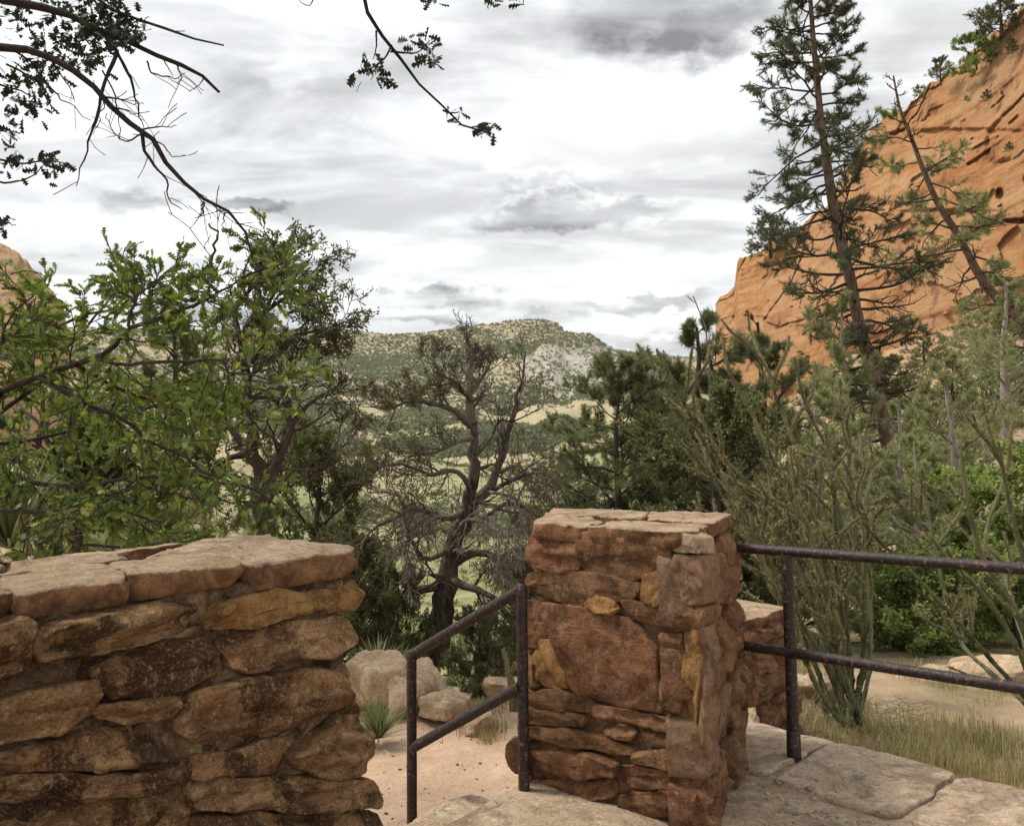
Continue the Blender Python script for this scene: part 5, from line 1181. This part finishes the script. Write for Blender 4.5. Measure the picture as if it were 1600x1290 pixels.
boulder('flat pale rock slab in the grass right of the cholla', P(1440, 1040, 8.0)+np.array([0, 0, -.12]), (1.0, .8, .26), 6, M['boulder'], group='rocks in the grass')
boulder('flat pale rock slab near the right edge in the grass', P(1560, 1030, 7.8)+np.array([0, 0, -.12]), (.9, .7, .26), 7, M['boulder'], group='rocks in the grass')
boulder('pinkish rock left of the cholla foot', P(1270, 1078, 6.1), (.34, .3, .24), 8, M['boulder'], group='rocks in the grass')
boulder('small rock between the pier and the rail post at the paving edge', P(1160, 1100, 4.0)+np.array([0, 0, -.1]), (.2, .2, .2), 9, M['boulder'], group='rocks in the grass')
boulder('small stone against the foot of the pier by the upper handrail post', P(806, 1180, 3.15), (.07, .08, .16), 10, M['stone_pier'], group='rocks in the grass')

# ---- grass, litter, pebbles
def ground_stuff():
    rng = np.random.default_rng(8)
    def blades(n, pxr, dr, hr, clump):
        m = n//clump; d = rng.uniform(*dr, m); px = rng.uniform(*pxr, m); x = (px-800)/FPX*d
        x = np.repeat(x, clump)+rng.normal(0, .05, m*clump); y = np.repeat(d, clump)+rng.normal(0, .05, m*clump)
        x, y = x[y > 3.3], y[y > 3.3]
        e = e0[0]; side = (x-e[0])*edn[0]+(y-e[1])*edn[1]
        k = (side < -.05) & (fbm(np.stack([x, y, 0*x], 1)*1.6, 3, 4)+rng.normal(0, .18, len(x)) > .14); x, y = x[k], y[k]
        z = Tz(x, y); n_ = len(x); h = rng.uniform(*hr, n_); a = rng.uniform(0, 2*np.pi, n_); le = rng.uniform(.1, .7, n_)
        b = np.stack([x, y, z], 1); dx = np.stack([np.cos(a)*le*h, np.sin(a)*le*h, h], 1); s = np.stack([-np.sin(a), np.cos(a), 0*a], 1)*.0022
        mid = b+dx*np.array([.35, .35, .55]); V = np.stack([b-s, b+s, mid+s*.8, mid-s*.8, b+dx], 1).reshape(-1, 3)
        i = np.arange(n_)*5; return V, np.stack([i, i+1, i+2, i+3], 1), np.stack([i+3, i+2, i+4], 1), np.repeat(rng.uniform(0, 1, n_), 5)
    V, F4, F3, vr = blades(42000, (1185, 1850), (3.4, 8.5), (.03, .16), 18)
    o = mesh_np('grass', V, [F4, F3], M['grass'], var=vr); tag(o, 'dry yellow green grass covering the ground behind the rail', 'grass', kind='stuff')
    V, F4, F3, vr = blades(9000, (480, 780), (6.0, 8.5), (.04, .12), 20)
    o = mesh_np('grass', V, [F4, F3], M['grass'], var=vr); tag(o, 'thin grass tufts among the boulders beyond the steps', 'grass', kind='stuff')
    # pebbles and twig litter on the sand
    n = 600; d = rng.uniform(3.6, 7.6, n); px = rng.uniform(430, 900, n); x = (px-800)/FPX*d; z = Tz(x, d)
    oc = np.array([(1, 0, 0), (0, 1, 0), (-1, 0, 0), (0, -1, 0), (0, 0, .6), (0, 0, -.6)]); ft = np.array([(0, 1, 4), (1, 2, 4), (2, 3, 4), (3, 0, 4), (1, 0, 5), (2, 1, 5), (3, 2, 5), (0, 3, 5)])
    s = rng.exponential(.0035, n)+.002; V = (oc[None]*rng.uniform(.6, 1.3, (n, 6, 1)))*s[:, None, None]+np.stack([x, d, z+s*.3], 1)[:, None]
    o = mesh_np('pebbles', V.reshape(-1, 3), [(ft[None]+(np.arange(n)*6)[:, None, None]).reshape(-1, 3)], M['stone_pier']); tag(o, 'small dark pebbles scattered on the sand', 'pebbles', kind='stuff')
    n = 700; rr_ = rng.uniform(0, 1, n)**1.6; q = [(BR[0]+.15, 3.3)]
    side_ = rng.uniform(0, 1.6, n); bx = FR[0]+.10+rr_*.5+side_*.15; by = FR[1]-.4+side_*.55; s = rng.exponential(.0022, n)+.0013
    V = (oc[None]*rng.uniform(.6, 1.3, (n, 6, 1)))*s[:, None, None]+np.stack([bx, by, .006+0*s], 1)[:, None]
    o = mesh_np('gravel', V.reshape(-1, 3), [(ft[None]+(np.arange(n)*6)[:, None, None]).reshape(-1, 3)], M['boulder']); tag(o, 'fine grit on the paving at the foot of the pier', 'gravel', kind='stuff')
    n = 1500; a = [(np.array([(p-800)/FPX*q, q, 0.]), nrm(np.array([*rng.normal(0, 1, 2), .12]))) for p, q in zip(rng.uniform(1150, 1420, n), rng.uniform(3.6, 6.6, n))]
    tb = Tubes()
    for p, dr in a:
        if (p[0]-e0[0][0])*edn[0]+(p[1]-e0[0][1])*edn[1] > -.05: continue
        p[2] = float(Tz(p[0], p[1])[0])+rng.uniform(0, .06); l = rng.uniform(.03, .14); tb.add([p, p+dr*l*.5+rng.normal(0, .004, 3), p+dr*l], .0022, 3, rng.uniform())
    o = tb.build('twig_litter', M['bark_grey']); tag(o, 'dead twig litter lying around the cholla foot', 'litter', kind='stuff')
ground_stuff()

# ---- air: one even haze box from below the valley to above everything
def haze():
    m, nt = new_mat('haze'); v = N(nt, 'ShaderNodeVolumePrincipled', {'Color': (.86, .87, .86, 1), 'Density': 0.000045, 'Anisotropy': .2})
    o_ = nt.nodes.new('ShaderNodeOutputMaterial'); nt.links.new(v.outputs[0], o_.inputs['Volume'])
    x, y0, y1, z0, z1 = 4200, -120, 3300, -120, 420
    V = np.array([(-x, y0, z0), (x, y0, z0), (x, y1, z0), (-x, y1, z0), (-x, y0, z1), (x, y0, z1), (x, y1, z1), (-x, y1, z1)], float)
    F = np.array([(0, 3, 2, 1), (4, 5, 6, 7), (0, 1, 5, 4), (1, 2, 6, 5), (2, 3, 7, 6), (3, 0, 4, 7)])
    tag(mesh_np('haze', V, [F], m), 'thin pale haze over the valley', 'haze', kind='stuff')
haze()
